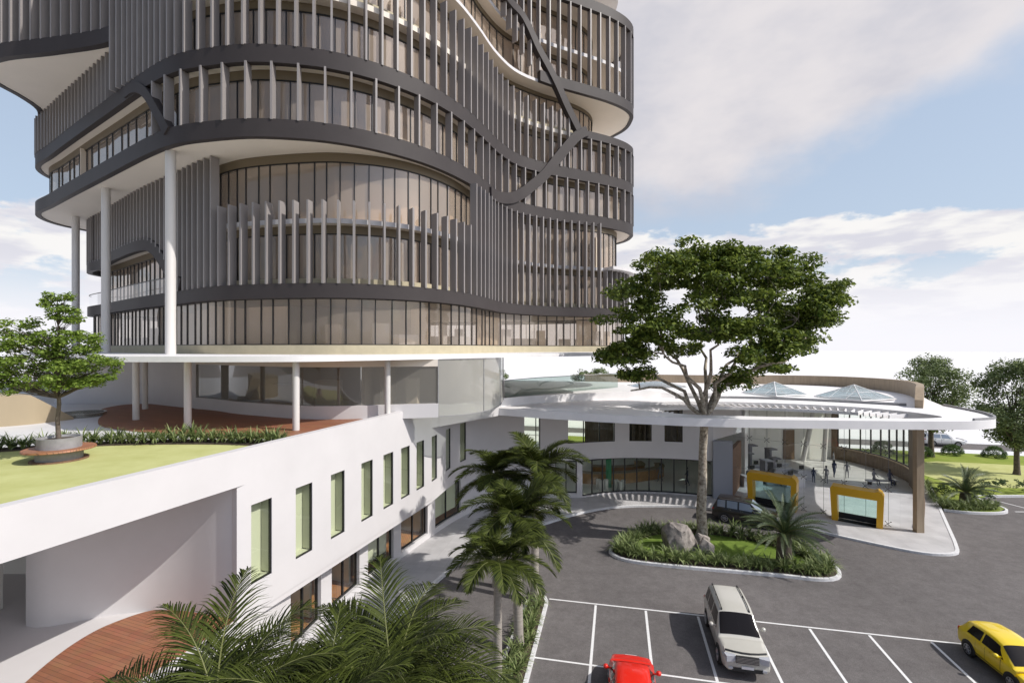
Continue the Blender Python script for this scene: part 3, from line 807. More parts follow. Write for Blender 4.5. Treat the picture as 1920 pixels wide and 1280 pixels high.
    m = MB(); IG = Loop([(-11.6, 21.2), (-13.2, 24.2), (-13.6, 30), (-11.5, 36), (-7.5, 42), (-5, 45)], False); sweep(m, IG, 0, IG.len, .1, 3.34, 0, -.15)
    for px in (612, 681, 745, 809):
        q = GW.spx(px); a = GW.p(q, -.5); m.box((a[0] - 2.4, a[1] + 1.0, 1.75), (4.6, .12, 3.1), 2.7)
    B(m, 'room_wall', M['interior_w'], smooth=40)
build_wing()
# ------------------------------------------------------------------ entrance pavilion: canopy roof, lobby, portals
HOLE = catmull([(9.3, 38.2), (9.9, 35.6), (12.4, 33.5), (16, 32.6), (20, 32.0), (24, 31.6), (27.3, 31.6), (29.1, 32.6), (28.5, 35.6), (26.4, 38.2), (22, 40.3), (17.8, 41.3), (13, 41.0), (10.3, 40)], True, 6)
LWP = [(29.8, 34.9), (33.2, 38.6), (36.4, 42.4), (39.0, 46.3), (40.3, 49.5), (40.7, 53.5), (39.2, 58), (35.2, 61), (30, 62.4), (20, 65), (10, 66)]
def sky_hole(cx, cy, r, n, rot):
    return [(cx + r * math.cos(rot + 2 * math.pi * i / n), cy + r * math.sin(rot + 2 * math.pi * i / n)) for i in range(n)]
PYR = [(31.2, 43.8, 3.1, .35), (26.0, 47.6, 2.9, .35)]
def build_entrance():
    P = empty('entrance_pavilion', (20, 45, 0), label='white flat-roofed entrance pavilion with an oval canopy opening and glass lobby', cat='pavilion')
    off = (20, 45, 0)
    def B(mb, name, mats, parent=P, **kw):
        mb.v = [(x - off[0], y - off[1], z - off[2]) for x, y, z in mb.v]
        return mb.build(name, mats, parent, **kw)
    outer = [(-1, 36.9), (2.5, 35.05), (6.3, 33.4), (11.3, 31.8), (15.2, 31.1), (19, 30.75), (22.3, 30.5), (26.7, 30.3)] + \
        catmull([(26.7, 30.3), (29.2, 30.35), (31.2, 31.0), (32.3, 32.4), (33.3, 34.4), (34.6, 38.6)], False, 6)[1:] + [(36.8, 42.3), (39.4, 46.2), (40.8, 49.4), (41.2, 53.6), (39.6, 58.3), (35.4, 61.6), (30, 63), (20, 65.6), (10, 66.6), (0, 64), (-3, 50), (-2.3, 41)]
    holes = [HOLE] + [sky_hole(x, y, r * .97, 4, a + math.pi / 4) for x, y, r, a in PYR] + [sky_hole(16.5, 55, 2.9, 20, 0)]
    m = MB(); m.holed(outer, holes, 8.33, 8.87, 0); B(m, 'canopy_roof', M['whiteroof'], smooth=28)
    # low rim round the far right edge and a step in the roof
    RL = Loop([(28.8, 30.35), (31.2, 31.05), (32.5, 32.45), (33.5, 34.4), (34.6, 38.4)], False)
    m = MB(); sweep(m, RL, .6, RL.len, 8.87, 9.02, -.0, -.12); B(m, 'roof_rim', M['concrete'], smooth=30)
    m = MB()
    m.prism([(0.6, 44.6), (4.5, 42.6), (8.6, 44.1), (13.6, 44.9), (19, 44.6), (20.5, 45.5), (19.5, 50.5), (12, 50), (4, 50), (-1.5, 49.5)], 8.88, 9.3); B(m, 'roof_step', M['whiteroof'])
    sl = Loop([(15, 43.9), (19.5, 44.0), (23.5, 43.0), (27.5, 41.0), (31.4, 38.2)], False)
    m = MB(); sweep(m, sl, 0, sl.len, 8.87, 9.08, .0, -.18); B(m, 'roof_rim', M['concrete'], smooth=30)
    # louvres round the oval
    HL = Loop(HOLE[::-1], True, smooth=False)
    s0 = None
    n = int(HL.len / .55)
    for i in range(n):
        q = HL.len * i / n; p = HL.p(q); cxy = (19, 36.4)
        if p[1] < 36.2 - (p[0] - 19) * .13 and p[0] > 11: continue
        d = (.93, -.36) if p[0] > 12 else (.75, -.66)
        q9 = HL.p(q, 1.85); a = math.atan2(q9[1] - p[1], q9[0] - p[0])
        L_ = 1.9
        q2 = (p[0] + math.cos(a) * L_ / 2, p[1] + math.sin(a) * L_ / 2)
        m = MB(); m.box((q2[0], q2[1], 8.56), (L_, .08, .28), a); B(m, 'louvre', M['whiteroof'])
    for i in range(0):
        pass
    RI = Loop([HL.p(HL.len * i / 90, 1.85) for i in range(90)], True, smooth=False)
    ra, rb = RI.len * 0, RI.len
    keep = [i for i in range(int(RI.len / .5)) if not (RI.p(i * .5)[1] < 37.2 - (RI.p(i * .5)[0] - 19) * .13 and RI.p(i * .5)[0] > 11.5)]
    m = MB()
    for i in keep: sweep(m, RI, i * .5, i * .5 + .5, 8.44, 8.66, .07, -.07)
    B(m, 'louvre_ring', M['whiteroof'], smooth=40)
    # brown parapet wall
    W = Loop([(31.5, 36.7), (33.3, 38.75), (36.4, 42.4), (39.0, 46.3), (40.3, 49.5), (40.7, 53.5), (39.2, 58), (35.2, 61), (30, 62.4), (20, 65), (10, 66)], False)
    m = MB(); ss = frange(0, W.len, .6); b = 0
    for q in ss:
        a = W.p(q, -.05); c = W.p(q, -.55); z = float(np.interp(q, [0, 2.6, 6, 40], [9.5, 10.35, 10.3, 9.9]))
        m.v += [(a[0], a[1], 8.875), (a[0], a[1], z), (c[0], c[1], z), (c[0], c[1], 8.875)]
    for i in range(len(ss) - 1):
        for k in range(4):
            k2 = (k + 1) % 4; m.f.append((i * 4 + k, i * 4 + 4 + k, i * 4 + 4 + k2, i * 4 + k2)); m.m.append(0)
    m.f.append((0, 1, 2, 3)); m.m.append(0)
    B(m, 'parapet', M['brownp'], smooth=30)
    # curved lobby wall on the right
    C = Loop(LWP, False)
    sA = 0; ys = lambda Y: float(C.S[np.argmin(np.abs(C.P[:, 1] - Y) + (C.P[:, 0] < 30) * 99)])
    a, b_, c, d = ys(43.6), ys(46.6), ys(57.8), C.len
    m = MB(); sweep(m, C, .6, a, .12, .5, 0, -.25); sweep(m, C, a, b_, .12, 8.27, 0, -.5); sweep(m, C, b_, c, .12, 1.5, 0, -.3); sweep(m, C, b_, c, 7.4, 8.27, .02, -.35); sweep(m, C, c, d, .12, 8.27, 0, -.3)
    B(m, 'curved_wall', M['brown'], smooth=40)
    m = MB(); sweep(m, C, b_, c, 1.5, 1.6, .05, -.4); B(m, 'sill', M['brownp'], smooth=40)
    m = MB(); mullions(m, C, b_ + .05, c - .05, 1.6, 7.4, -.15, 1.25, w=.09, d=.14); fr = B(m, 'window', M['black'])
    m = MB(); glass_strip(m, C, b_, c, 1.6, 7.4, -.15); B(m, 'pane', M['gglass'], fr)
    # post
    m = MB(); m.box((29.6, 34.95, 4.22), (.5, .42, 8.2), -.1); B(m, 'post', M['brownp'])
    m = MB(); m.tube([(36.9, 56.8, .15), (37.6, 57.0, 8.2)], .28, 8); m.tube([(34.5, 56.9, .15), (36.2, 56.9, 8.2)], .28, 8); B(m, 'raking_column', M['whitecol'], smooth=40)
    # back wall and door, brick pier, pillar
    m = MB(); m.prism([(23.2, 47.2), (23.5, 57.2), (39.4, 58.2), (39.4, 58.5), (23.2, 57.5), (22.9, 47.2)], .13, 8.26); m.box((11, 60.5, .6), (24, .3, .95)); m.box((11, 60.5, 7.4), (24, .3, 1.7)); B(m, 'back_wall', M['interior_w'])
    m = MB()
    for k in range(13): m.box((-1 + k * 2, 60.5, 3.8), (.12, .2, 5.5))
    B(m, 'window_frame', M['black'])
    m = MB(); m.add([(-1, 60.5, 1.07), (23, 60.5, 1.07), (23, 60.5, 6.55), (-1, 60.5, 6.55)], [(0, 1, 2, 3)]); B(m, 'pane', M['gglass'])
    m = MB(); m.box((33.3, 57.72, 1.9), (1.35, .08, 3.5), .06); B(m, 'door', M['door'])
    m = MB(); m.prism([(19.75, 42.95), (22.55, 47.2), (22.25, 47.3), (19.4, 43.1)], .12, 4.4); B(m, 'brick_pier', M['brick'])
    m = MB(); m.prism([(17.9, 42.7), (19.45, 42.3), (19.72, 43.0), (18.1, 43.6)], .12, 5.2); B(m, 'pillar', M['pillar'])
    m = MB(); m.prism([(18.1, 43.2), (22.8, 47.5), (22.6, 47.7), (17.9, 43.5)], 5.2, 8.26); B(m, 'upper_wall', M['white'])
    # frameless glass wall
    g0 = Vector((19.75, 42.9, 0)); g1 = Vector((29.3, 35.15, 0)); u = (g1 - g0).normalized(); L_ = (g1 - g0).length; ang = math.atan2(u.y, u.x)
    m = MB(); m.add([(g0.x, g0.y, .13), (g1.x, g1.y, .13), (g1.x, g1.y, 8.26), (g0.x, g0.y, 8.26)], [(0, 1, 2, 3)]); gl = B(m, 'glass_wall', M['clear'])
    m = MB(); nj = 9
    for i in range(1, nj):
        p = g0 + u * (L_ * i / nj); m.box((p.x, p.y, 4.2), (.022, .03, 8.1), ang)
    for z in (2.9, 5.6):
        p = g0 + u * L_ / 2; m.box((p.x, p.y, z), (L_, .02, .014), ang)
    B(m, 'glass_joint', M['deskd'], gl)
    for i in range(1, nj):
        for z in (.3, 2.9, 5.6):
            p = g0 + u * (L_ * i / nj); m = MB()
            for sx, sz_ in ((1, 1), (1, -1), (-1, 1), (-1, -1)):
                e = p + u * .17 * sx; e.z = z + .17 * sz_
                m.tube([(p.x, p.y + .07, z), (e.x, e.y + .04, e.z)], .018, 5)
                m.box((e.x, e.y + .02, e.z), (.06, .03, .06), ang)
            B(m, 'glass_clamp', M['black'], gl)
    # yellow portals
    nrm = Vector((u.y, -u.x, 0))
    for (t0, w, h) in ((1.35, 3.75, 2.85), (7.35, 3.35, 2.75)):
        def pl(a, d, z): p = g0 + u * (t0 + a) + nrm * d; return (p.x, p.y, z)
        outer_ = [(.12, .12), (.0, h * .93), (.12, h + .02), (w - .55, h - .02), (w - .35, h + .1), (w - .12, h - .05), (w, h * .88), (w - .08, .12)]
        inner_ = [(w - .46, .12), (w - .42, h - .6), (.45, h - .6), (.5, .12)]
        lp = outer_ + inner_
        m = MB(); n = len(lp); dp = 1.0
        m.add([pl(a, -.12, z) for a, z in lp] + [pl(a, dp, z) for a, z in lp], [(i, i + n, (i + 1) % n + n, (i + 1) % n) for i in range(n)])
        bm_f = [(0, 1, 10, 11), (1, 2, 10), (2, 3, 10), (3, 9, 10), (3, 4, 9), (4, 5, 9), (5, 6, 9), (6, 7, 8, 9)]
        m.add([pl(a, dp, z) for a, z in lp], [f[::-1] for f in bm_f]); m.add([pl(a, -.12, z) for a, z in lp], bm_f)
        pt = B(m, 'door_portal', M['yellow'])
        m = MB(); m.add([pl(.5, .1, .15), pl(w - .46, .1, .15), pl(w - .46, .1, h - .6), pl(.5, .1, h - .6)], [(0, 1, 2, 3)]); B(m, 'glass_door', M['teal'], pt)
        m = MB(); m.add([pl(.52, .12, .128), pl(w - .48, .12, .128), pl(w - .48, .98, .128), pl(.52, .98, .128)], [(0, 1, 2, 3)]); B(m, 'door_mat', M['darkmat'], pt)
        m = MB(); m.add([pl(.5, .16, .15), pl(w - .46, .16, .15), pl(w - .46, .16, .62), pl(.5, .16, .62)], [(0, 1, 2, 3)]); B(m, 'kick_plate', M['darkmat'], pt)
    # skylights
    for x, y, r, a in PYR:
        c = sky_hole(x, y, r, 4, a + math.pi / 4); ap = (x, y, 10.15)
        m = MB(); m.add([(p[0], p[1], 8.98) for p in c] + [ap], [(i, (i + 1) % 4, 4) for i in range(4)]); sk = B(m, 'skylight', M['skyglass'])
        m = MB()
        for i in range(4):
            p, q = c[i], c[(i + 1) % 4]
            m.tube([(p[0], p[1], 8.98), ap], .035, 6); m.tube([(p[0], p[1], 8.98), (q[0], q[1], 8.98)], .05, 6)
            for t in (.33, .67):
                b0 = (p[0] + (q[0] - p[0]) * t, p[1] + (q[1] - p[1]) * t, 8.98); e = p if t < .5 else q; k = 2 * min(t, 1 - t)
                tp = tuple(Vector((e[0], e[1], 8.98)).lerp(Vector(ap), k)); m.tube([b0, tp], .018, 5)
            for t in (.5,):
                m.tube([tuple(Vector((p[0], p[1], 8.98)).lerp(Vector(ap), t)), tuple(Vector((q[0], q[1], 8.98)).lerp(Vector(ap), t))], .018, 5)
        B(m, 'skylight_frame', M['whiteroof'], sk, smooth=40)
    m = MB(); m.lathe([(3.3, 8.88), (3.3, 9.15), (2.9, 9.2), (1.6, 9.55), (.05, 9.7)], (16.5, 55, 0), 28); B(m, 'skylight', M['skyglass'], smooth=40)
    m = MB(); m.lathe([(3.45, 8.88), (3.45, 9.12), (3.31, 9.12), (3.31, 8.88)], (16.5, 55, 0), 32); B(m, 'skylight_curb', M['whiteroof'], smooth=40)
    # reception hall fittings that belong to the building
    m = MB(); m.lathe([(.28, .14), (.28, 3.6)], (9.3, 46.2, 0), 16); B(m, 'inner_column', M['greencol'], smooth=40)
build_entrance()

# lobby furniture
def counter(name, label, pts, z1, matk, th=.7):
    lp = Loop(pts, False); m = MB(); sweep(m, lp, 0, lp.len, .14, z1, 0, -th); sweep(m, lp, 0, lp.len, z1, z1 + .06, .08, -th - .08, 1)
    return m.build(name, [M[matk], M['brownp']], smooth=40, label=label, cat='counter')
counter('reception_desk', 'long curved orange-wood reception desk behind the ground floor glass', [(6.6, 47.5), (8.5, 47.0), (12, 47.6), (15.5, 49.5), (16, 51.5)], 1.15, 'reception')
counter('display_counter', 'lower curved wooden counter behind the long reception desk', [(8.5, 50.5), (11, 50.2), (14, 51.0), (14.2, 53)], 1.0, 'reception')
for k, (x, y) in enumerate(((8.2, 45.6), (8.9, 45.5), (8.4, 45.1), (9.9, 45.4), (10.5, 45.3), (10.2, 44.9))):
    m = MB(); m.lathe([(.23, .14), (.23, 1.0), (.19, 1.05)], (x, y, 0), 14); m.build('bin', M['whitecol'], smooth=40, label='white cylindrical bin in the cluster behind the glass by the green column', cat='bin', group='cylindrical bins behind the glass')
dk = None
for k, (x, y, rz, tall) in enumerate(((23.2, 46.5, .1, 0), (24.6, 48.6, .1, 2.6), (25.8, 47.2, .1, 2.2), (26.0, 50.6, .1, 3.0), (27.8, 49.4, .1, 1.9), (28.6, 51.6, .1, 2.4), (29.6, 48.6, .1, 0), (24.0, 51.2, .1, 0), (27.2, 46.4, .1, 0))):
    d = empty('check_in_desk', (x, y, .14), rz, label='grey desk %s' % ('with a tall slab panel standing %s' % ['', 'second from the brick pier', 'behind the first yellow portal', 'farthest back on the left', 'in the middle of the group', 'farthest right at the back'][k] if tall else ['nearest the brick pier', '', '', '', '', '', 'at the right end of the group', 'at the back left', 'low and nearest the glass'][k]), cat='desk', group='check-in desks in the lobby')
    m = MB(); m.box((0, 0, .5), (1.9, .7, 1.0)); m.box((0, -.1, 1.04), (2.0, .95, .08)); m.build('desk_top', M['desk'], d)
    m = MB(); m.box((.4, .55, .35), (1.1, .5, .7)); m.build('side_cabinet', M['deskd'], d)
    m = MB(); m.box((-.3, 0, 1.3), (.5, .06, .36)); m.box((-.3, .03, 1.12), (.08, .06, .1)); m.build('monitor', M['trim'], d)
    if tall:
        m = MB(); m.box((-.9, .35, tall / 2), (.22, .9, tall)); m.box((-.6, .35, tall + .06), (.9, .95, .12)); m.build('tall_panel', M['deskd'], d)

# people
def person(x, y, z, rz, label, top, bottom, skin, hair, pose='stand', scale=1.0):
    g = .0
    if pose == 'sit':
        J = [((0, 0, .52), .13), ((0, .0, .8), .125), ((0, -.02, 1.05), .15), ((0, -.02, 1.16), .06), ((0, -.03, 1.3), .10), ((0, -.03, 1.42), .085),
             ((.17, -.02, 1.06), .06), ((.24, .1, .82), .045), ((.2, .32, .75), .035), ((-.17, -.02, 1.06), .06), ((-.24, .1, .82), .045), ((-.2, .32, .75), .035),
             ((.1, .05, .5), .10), ((.12, .45, .5), .075), ((.12, .47, .1), .05), ((.12, .6, .05), .045), ((-.1, .05, .5), .10), ((-.12, .45, .5), .075), ((-.12, .47, .1), .05), ((-.12, .6, .05), .045)]
    else:
        w = .14 if pose == 'walk' else .02
        J = [((0, 0, .95), .13), ((0, .0, 1.15), .12), ((0, 0, 1.4), .15), ((0, 0, 1.5), .055), ((0, .02, 1.6), .095), ((0, .01, 1.7), .085),
             ((.18, 0, 1.42), .055), ((.25, w, 1.15), .04), ((.24, w + .14, .93), .032), ((-.18, 0, 1.42), .055), ((-.25, -w, 1.15), .04), ((-.24, -w + .1, .92), .032),
             ((.09, 0, .88), .09), ((.1, w * 1.1, .5), .065), ((.1, w * .9, .09), .045), ((.1, w * .9 + .14, .05), .04), ((-.09, 0, .88), .09), ((-.1, -w * .6, .5), .065), ((-.1, -w * 1.8, .1), .045), ((-.1, -w * 1.8 + .13, .05), .04)]
    E = [(0, 1), (1, 2), (2, 3), (3, 4), (4, 5), (2, 6), (6, 7), (7, 8), (2, 9), (9, 10), (10, 11), (0, 12), (12, 13), (13, 14), (14, 15), (0, 16), (16, 17), (17, 18), (18, 19)]
    me = bpy.data.meshes.new('person'); me.from_pydata([j[0] for j in J], E, [])
    mm = bpy.data.materials.get('clothes_' + top) 
    if not mm:
        cols = {'navy': (.03, .04, .09), 'grey': (.22, .22, .24), 'maroon': (.15, .03, .03), 'pale': (.4, .4, .42)}
        mm = mat('clothes_' + top, cols[top], .85)
    me.materials.append(mm)
    root = bpy.data.objects.new('person', me); COL.objects.link(root)
    sk = root.modifiers.new('skin', 'SKIN'); sk.use_smooth_shade = True
    for i, j in enumerate(J): me.skin_vertices[0].data[i].radius = (j[1], j[1] * .8)
    me.skin_vertices[0].data[0].use_root = True
    sb = root.modifiers.new('subd', 'SUBSURF'); sb.levels = 1; sb.render_levels = 1
    root.location = (x, y, z); root.rotation_euler = (0, 0, rz); root.scale = (scale,) * 3
    tag(root, label, 'person', 'people in the lobby')
    hd = J[5][0]; m = MB()
    m.lathe([(.02, .10), (.07, .08), (.092, .02), (.08, -.05)][::-1], (hd[0], hd[1] - .01, hd[2]), 12); m.build('hair', M['trim'], root, smooth=60)
person(30.9, 47.2, .14, 2.0, 'person in dark clothes standing with one arm forward right of the check-in desks', 'grey', 'grey', 0, 0)
person(29.9, 47.6, .14, 5.2, 'shorter person in navy facing the one beside the check-in desks', 'navy', 'grey', 0, 0, scale=.85)
person(35.9, 53.6, .14, 1.0, 'person in dark clothes farthest back near the raking white columns', 'grey', 'grey', 0, 0)
person(34.2, 49.0, .14, 2.5, 'person in grey walking across the middle of the lobby', 'grey', 'grey', 0, 0, 'walk')
person(33.3, 49.6, .14, 3.0, 'person in navy walking just left of the grey-clad walker', 'navy', 'grey', 0, 0, 'walk')
person(35.6, 47.2, .14, 3.3, 'left one of two people seated above the second yellow portal', 'grey', 'grey', 0, 0, 'sit')
person(37.0, 47.0, .14, 3.0, 'right one of two people seated above the second yellow portal', 'navy', 'grey', 0, 0, 'sit')
def bench(x, y, rz, label):
    d = empty('lobby_bench', (x, y, .14), rz, label=label, cat='bench')
    m = MB(); m.box((0, 0, .36), (3.0, .5, .12)); m.build('seat', M['desk'], d)
    for sx in (-1.2, 1.2): m = MB(); m.box((sx, 0, .15), (.12, .42, .3)); m.build('leg', M['trim'], d)
bench(36.3, 47.1, 0, 'plain grey bench under the two seated people in the lobby')
person(17.0, 46.6, .14, 1.0, 'person in dark clothes behind the last pane of the ground floor glass', 'navy', 'grey', 0, 0, 'walk')
person(14.8, 48.0, .14, 2.0, 'person in grey behind the glass right of the reception desk', 'grey', 'grey', 0, 0, 'walk')

# ------------------------------------------------------------------ setting: ground, roads, kerbs, lawns
def struct(mb, name, mats, **kw): return mb.build(name, mats, kind='structure', **kw)
m = MB(); m.sheet([(-1500, -60), (1500, -60), (1500, 2500), (-1500, 2500)], -.03); struct(m, 'ground', M['ground'])
m = MB(); m.sheet([(-900, -60), (900, -60), (900, 55), (60, 62), (-900, 62)], -.02); struct(m, 'dusty_ground', M['lot'])  # unseen darker sheet added over the pale ground to weaken bounce on left-facing sides
m = MB(); m.sheet([(-14, -12), (110, -12), (110, 46), (36, 46), (-14, 46)], 0.0); struct(m, 'asphalt', M['asphalt'])
KL = Loop([(-9.6, 8), (-8.3, 14), (-6.9, 19.5), (-5.6, 24.0), (-4.0, 28.4), (-2.2, 31.9), (-.2, 34.4), (2.8, 36.9), (6.0, 39.3), (9.4, 40.6), (14.4, 40.7), (17.0, 40.0), (19.1, 38.6), (21.6, 36.0), (23.6, 34.0), (26.0, 31.95),
           (27.4, 31.25), (29, 31.35), (30.2, 32.6), (32.6, 35.8), (35.5, 39.7), (38.2, 43.3), (41.5, 47.8)], False)
m = MB(); kp = [KL.p(q, -.1) for q in frange(0, KL.len, .6)]
m.prism(kp + [(43.2, 55), (41, 62), (20, 67), (-60, 66), (-60, 8)], -.02, .12); struct(m, 'pavement', M['pave'])
m = MB(); sweep(m, KL, 0, KL.len, -.02, .15, .06, -.14); struct(m, 'kerb', M['kerb'], smooth=40)
m = MB(); m.sheet([(-60, 8.2), (-10.5, 8.2), (-9.9, 17), (-10.2, 19.5), (-14, 26), (-60, 26)], .126); struct(m, 'court_floor', M['terrace'])
m = MB(); m.sheet([(19.9, 43.0), (29.4, 35.2), (32.8, 38.6), (36.2, 42.5), (38.7, 46.5), (39.9, 50), (40.2, 54), (38.9, 57.9), (23.3, 57.3), (23.1, 47.5)], .135); struct(m, 'lobby_floor', M['lobby'])
m = MB(); m.sheet([GW.p(q, -.3) for q in frange(GW.spx(1030), GW.len, 1)] + [(22.5, 47.6), (22.8, 58), (0, 58), (-2, 45)], .135); struct(m, 'hall_floor', M['interior_w'])
dk_ = catmull([(-10.6, 18.15), (-13.2, 18.15), (-14.3, 17.2), (-14.6, 16.0), (-14.4, 14.4), (-13.8, 12.6), (-12.6, 11.6), (-11.9, 12.2), (-11.2, 14.0), (-10.4, 16.4), (-10.1, 17.6)], True, 6)
m = MB(); m.prism(dk_, 3.604, 3.66); struct(m, 'wood_deck', M['deck'])
# terrace surfaces
dt = catmull([(-25.0, 29.4), (-23.6, 27.4), (-21.6, 25.2), (-19.4, 23.9), (-16.5, 22.7), (-13.4, 21.7), (-10.8, 21.7), (-8.9, 22.6), (-8.0, 25.2), (-7.2, 27.0), (-12, 28), (-16, 29.8), (-20, 32), (-24.5, 34.4), (-27.5, 34.6), (-27.3, 32)], True, 5)
m = MB(); m.prism(dt, 9.402, 9.45); struct(m, 'terrace_deck', M['deck'])
lw = [(onl(8) - .4, 8)] + [(onl(19.9) - .4, 19.9)] + [(-10.2, 20.1), (-12.5, 20.5), (-15, 20.5), (-17.5, 20.0), (-20, 19.0), (-24, 17.2), (-30, 14), (-30, 8)]
m = MB(); m.sheet(lw, 9.412); struct(m, 'terrace_lawn', M['lawn_t'])
bed = catmull([(-9.8, 20.0), (-12.5, 20.3), (-15, 20.3), (-17.5, 19.9), (-20, 18.9), (-24, 17.1), (-24.5, 17.9), (-20, 19.9), (-17.5, 20.9), (-15, 21.3), (-12.5, 21.3), (-9.9, 21.0)], True, 3)
m = MB(); m.prism(bed, 9.402, 9.44); struct(m, 'planting_bed', M['soil'])
# island
IS = Loop([(6.5, 32.0), (6.6, 30.9), (7.6, 30.1), (10.4, 29.35), (15.6, 28.3), (17.8, 27.75), (19.1, 28.0), (19.8, 29.0), (19.9, 30.5), (19.2, 32.3), (17.3, 34.2), (14.3, 35.6), (11.2, 35.8), (8.4, 34.6)])
m = MB(); sweep(m, IS, 0, IS.len, -.02, .16, 0, -.2); struct(m, 'kerb', M['kerb'], smooth=40)
m = MB(); m.prism(IS.poly(-.19), -.01, .13); struct(m, 'planting_bed', M['soil'])
m = MB(); m.sheet(IS.poly(-1.15), .136); struct(m, 'island_grass', M['grass_d'])
MD = Loop([(-2.3, 13.0), (-.9, 12.6), (.05, 16.6), (.75, 19.8), (1.95, 25.5), (1.75, 26.1), (1.15, 26.1), (.75, 25.5), (-.65, 19.8), (-1.4, 16.5)], smooth=False)
m = MB(); sweep(m, MD, 0, MD.len, -.02, .16, 0, -.17); struct(m, 'kerb', M['kerb'])
m = MB(); m.prism(MD.poly(-.16), -.01, .13); struct(m, 'planting_bed', M['soil'])
# parking lines
m = MB(); z = .004
A = Vector((*at(1030, 1122, 0), 0)); Bp = Vector((*at(1735, 1199, 0), 0)); u = (Bp - A).normalized(); v = Vector((-.215, -.9766, 0))
def line(p, q, w=.1):
    d = (q - p).normalized(); n = Vector((-d.y, d.x, 0)) * w / 2
    m.add([(*(p + n).xy, z), (*(p - n).xy, z), (*(q - n).xy, z), (*(q + n).xy, z)], [(0, 1, 2, 3)])
line(A, A + u * 33, .1)
z = .006
sa = A + v * 5.0; line(sa, sa + u * 33, .1)
z = .008
for k in range(13):
    p0 = Vector((*at(1117, 1134, 0), 0)) + u * (k * 2.535)
    line(p0, p0 + v * 10.2, .12)
z = .004
p0 = Vector((*at(1871, 939, 0), 0)); line(p0, p0 + Vector((-.1, -5, 0)) * .9 + Vector((1.2, 0, 0)), .12)
line(Vector((41.5, 39.6, 0)), Vector((60, 38.9, 0)), .12)
line(Vector((46.4, 42.5, 0)), Vector((47.4, 39.6, 0)), .12)
struct(m, 'parking_lines', M['paint'])
# lawn on the right, far pavement and road
fy = lambda x: 75.1 - .25 * x
lawn = [(35.75, 39.75), (37.2, 39.1), (39.6, 39.0), (41.0, 39.9), (41.4, 42.6), (43.5, 43.4), (60, 43.4), (120, 43.4), (130, fy(130)), (60, fy(60)), (5, fy(5)), (5, 67), (20, 66), (35.5, 62), (40.2, 58.5), (41.6, 53.5), (41.2, 49), (41.6, 47.9), (38.4, 43.4)]
m = MB(); m.sheet(lawn, .17); struct(m, 'lawn', M['lawn'])
m = MB(); m.sheet([(43, 46), (60, 45), (110, 45), (110, 50), (62, 53.5), (50, 56.5), (43.5, 55)], .176); struct(m, 'lawn_patch', M['lawn_t'])
LK = Loop([(35.75, 39.75), (37.2, 39.1), (39.6, 39.0), (41.0, 39.9), (41.4, 42.6), (43.5, 43.4), (60, 43.4), (110, 43.4)], False)
m = MB(); sweep(m, LK, 0, LK.len, -.02, .19, .1, -.08); struct(m, 'kerb', M['kerb'], smooth=40)
m = MB(); m.sheet([(130, fy(130)), (130, fy(130) + 3.6), (-40, fy(-40) + 3.6), (-40, fy(-40))], .05); struct(m, 'far_pavement', M['kerb'])
m = MB(); m.sheet([(130, fy(130) + 3.6), (130, fy(130) + 8.4), (-40, fy(-40) + 8.4), (-40, fy(-40) + 3.6)], .02); struct(m, 'road', M['asphalt'])
m = MB(); m.sheet([(130, fy(130) + 8.4), (130, fy(130) + 10.6), (-40, fy(-40) + 10.6), (-40, fy(-40) + 8.4)], .05); struct(m, 'far_pavement', M['kerb'])
# ------------------------------------------------------------------ foliage
def leaf_mesh(name, C, R, n, size, material, parent=None, up=.6, seed=1, aspect=.55, **kw):
    """C centres, R (rx, ry, rz) per clump; n leaves per clump; folded rhombic leaves"""
    r = np.random.RandomState(seed)
    C = np.asarray(C, float); R = np.asarray(R, float); N = len(C) * n
    d = r.normal(size=(N, 3)); d /= np.linalg.norm(d, axis=1)[:, None]
    rad = r.uniform(.15, 1.0, N) ** .55
    P = np.repeat(C, n, 0) + d * rad[:, None] * np.repeat(R, n, 0)
    nr = r.normal(size=(N, 3)) * .55 + np.array([0, 0, up]) + d * .35; nr /= np.linalg.norm(nr, axis=1)[:, None]
    t = r.normal(size=(N, 3)); t -= nr * (t * nr).sum(1)[:, None]; t /= np.linalg.norm(t, axis=1)[:, None]
    b = np.cross(nr, t); s = size * r.uniform(.6, 1.3, N)[:, None]
    V = np.stack([P - t * s, P + b * s * aspect + nr * s * .12, P + t * s - nr * s * .2, P - b * s * aspect + nr * s * .12], 1).reshape(-1, 3)
    me = bpy.data.meshes.new(name)
    me.vertices.add(N * 4); me.vertices.foreach_set('co', V.ravel())
    me.loops.add(N * 4); me.loops.foreach_set('vertex_index', np.arange(N * 4, dtype=np.int32))
    me.polygons.add(N); me.polygons.foreach_set('loop_start', np.arange(0, N * 4, 4, dtype=np.int32))
    me.update(calc_edges=True); me.validate()
    me.materials.append(material)
    o = bpy.data.objects.new(name, me); COL.objects.link(o)
    if parent: o.parent = parent
    tag(o, **kw)
    return o

def limb_path(a, b, rise=.35, wob=.1, n=7, r=RNG):
    a = Vector(a); b = Vector(b); L_ = (b - a).length; out = []
    for i in range(n):
        t = i / (n - 1); p = a.lerp(b, t); p.z += math.sin(math.pi * t) * L_ * rise * (1 - t) * .6
        if 0 < i < n - 1: p += Vector((r.uniform(-1, 1), r.uniform(-1, 1), r.uniform(-.5, .5))) * wob * L_ * .25
        out.append(tuple(p))
    return out

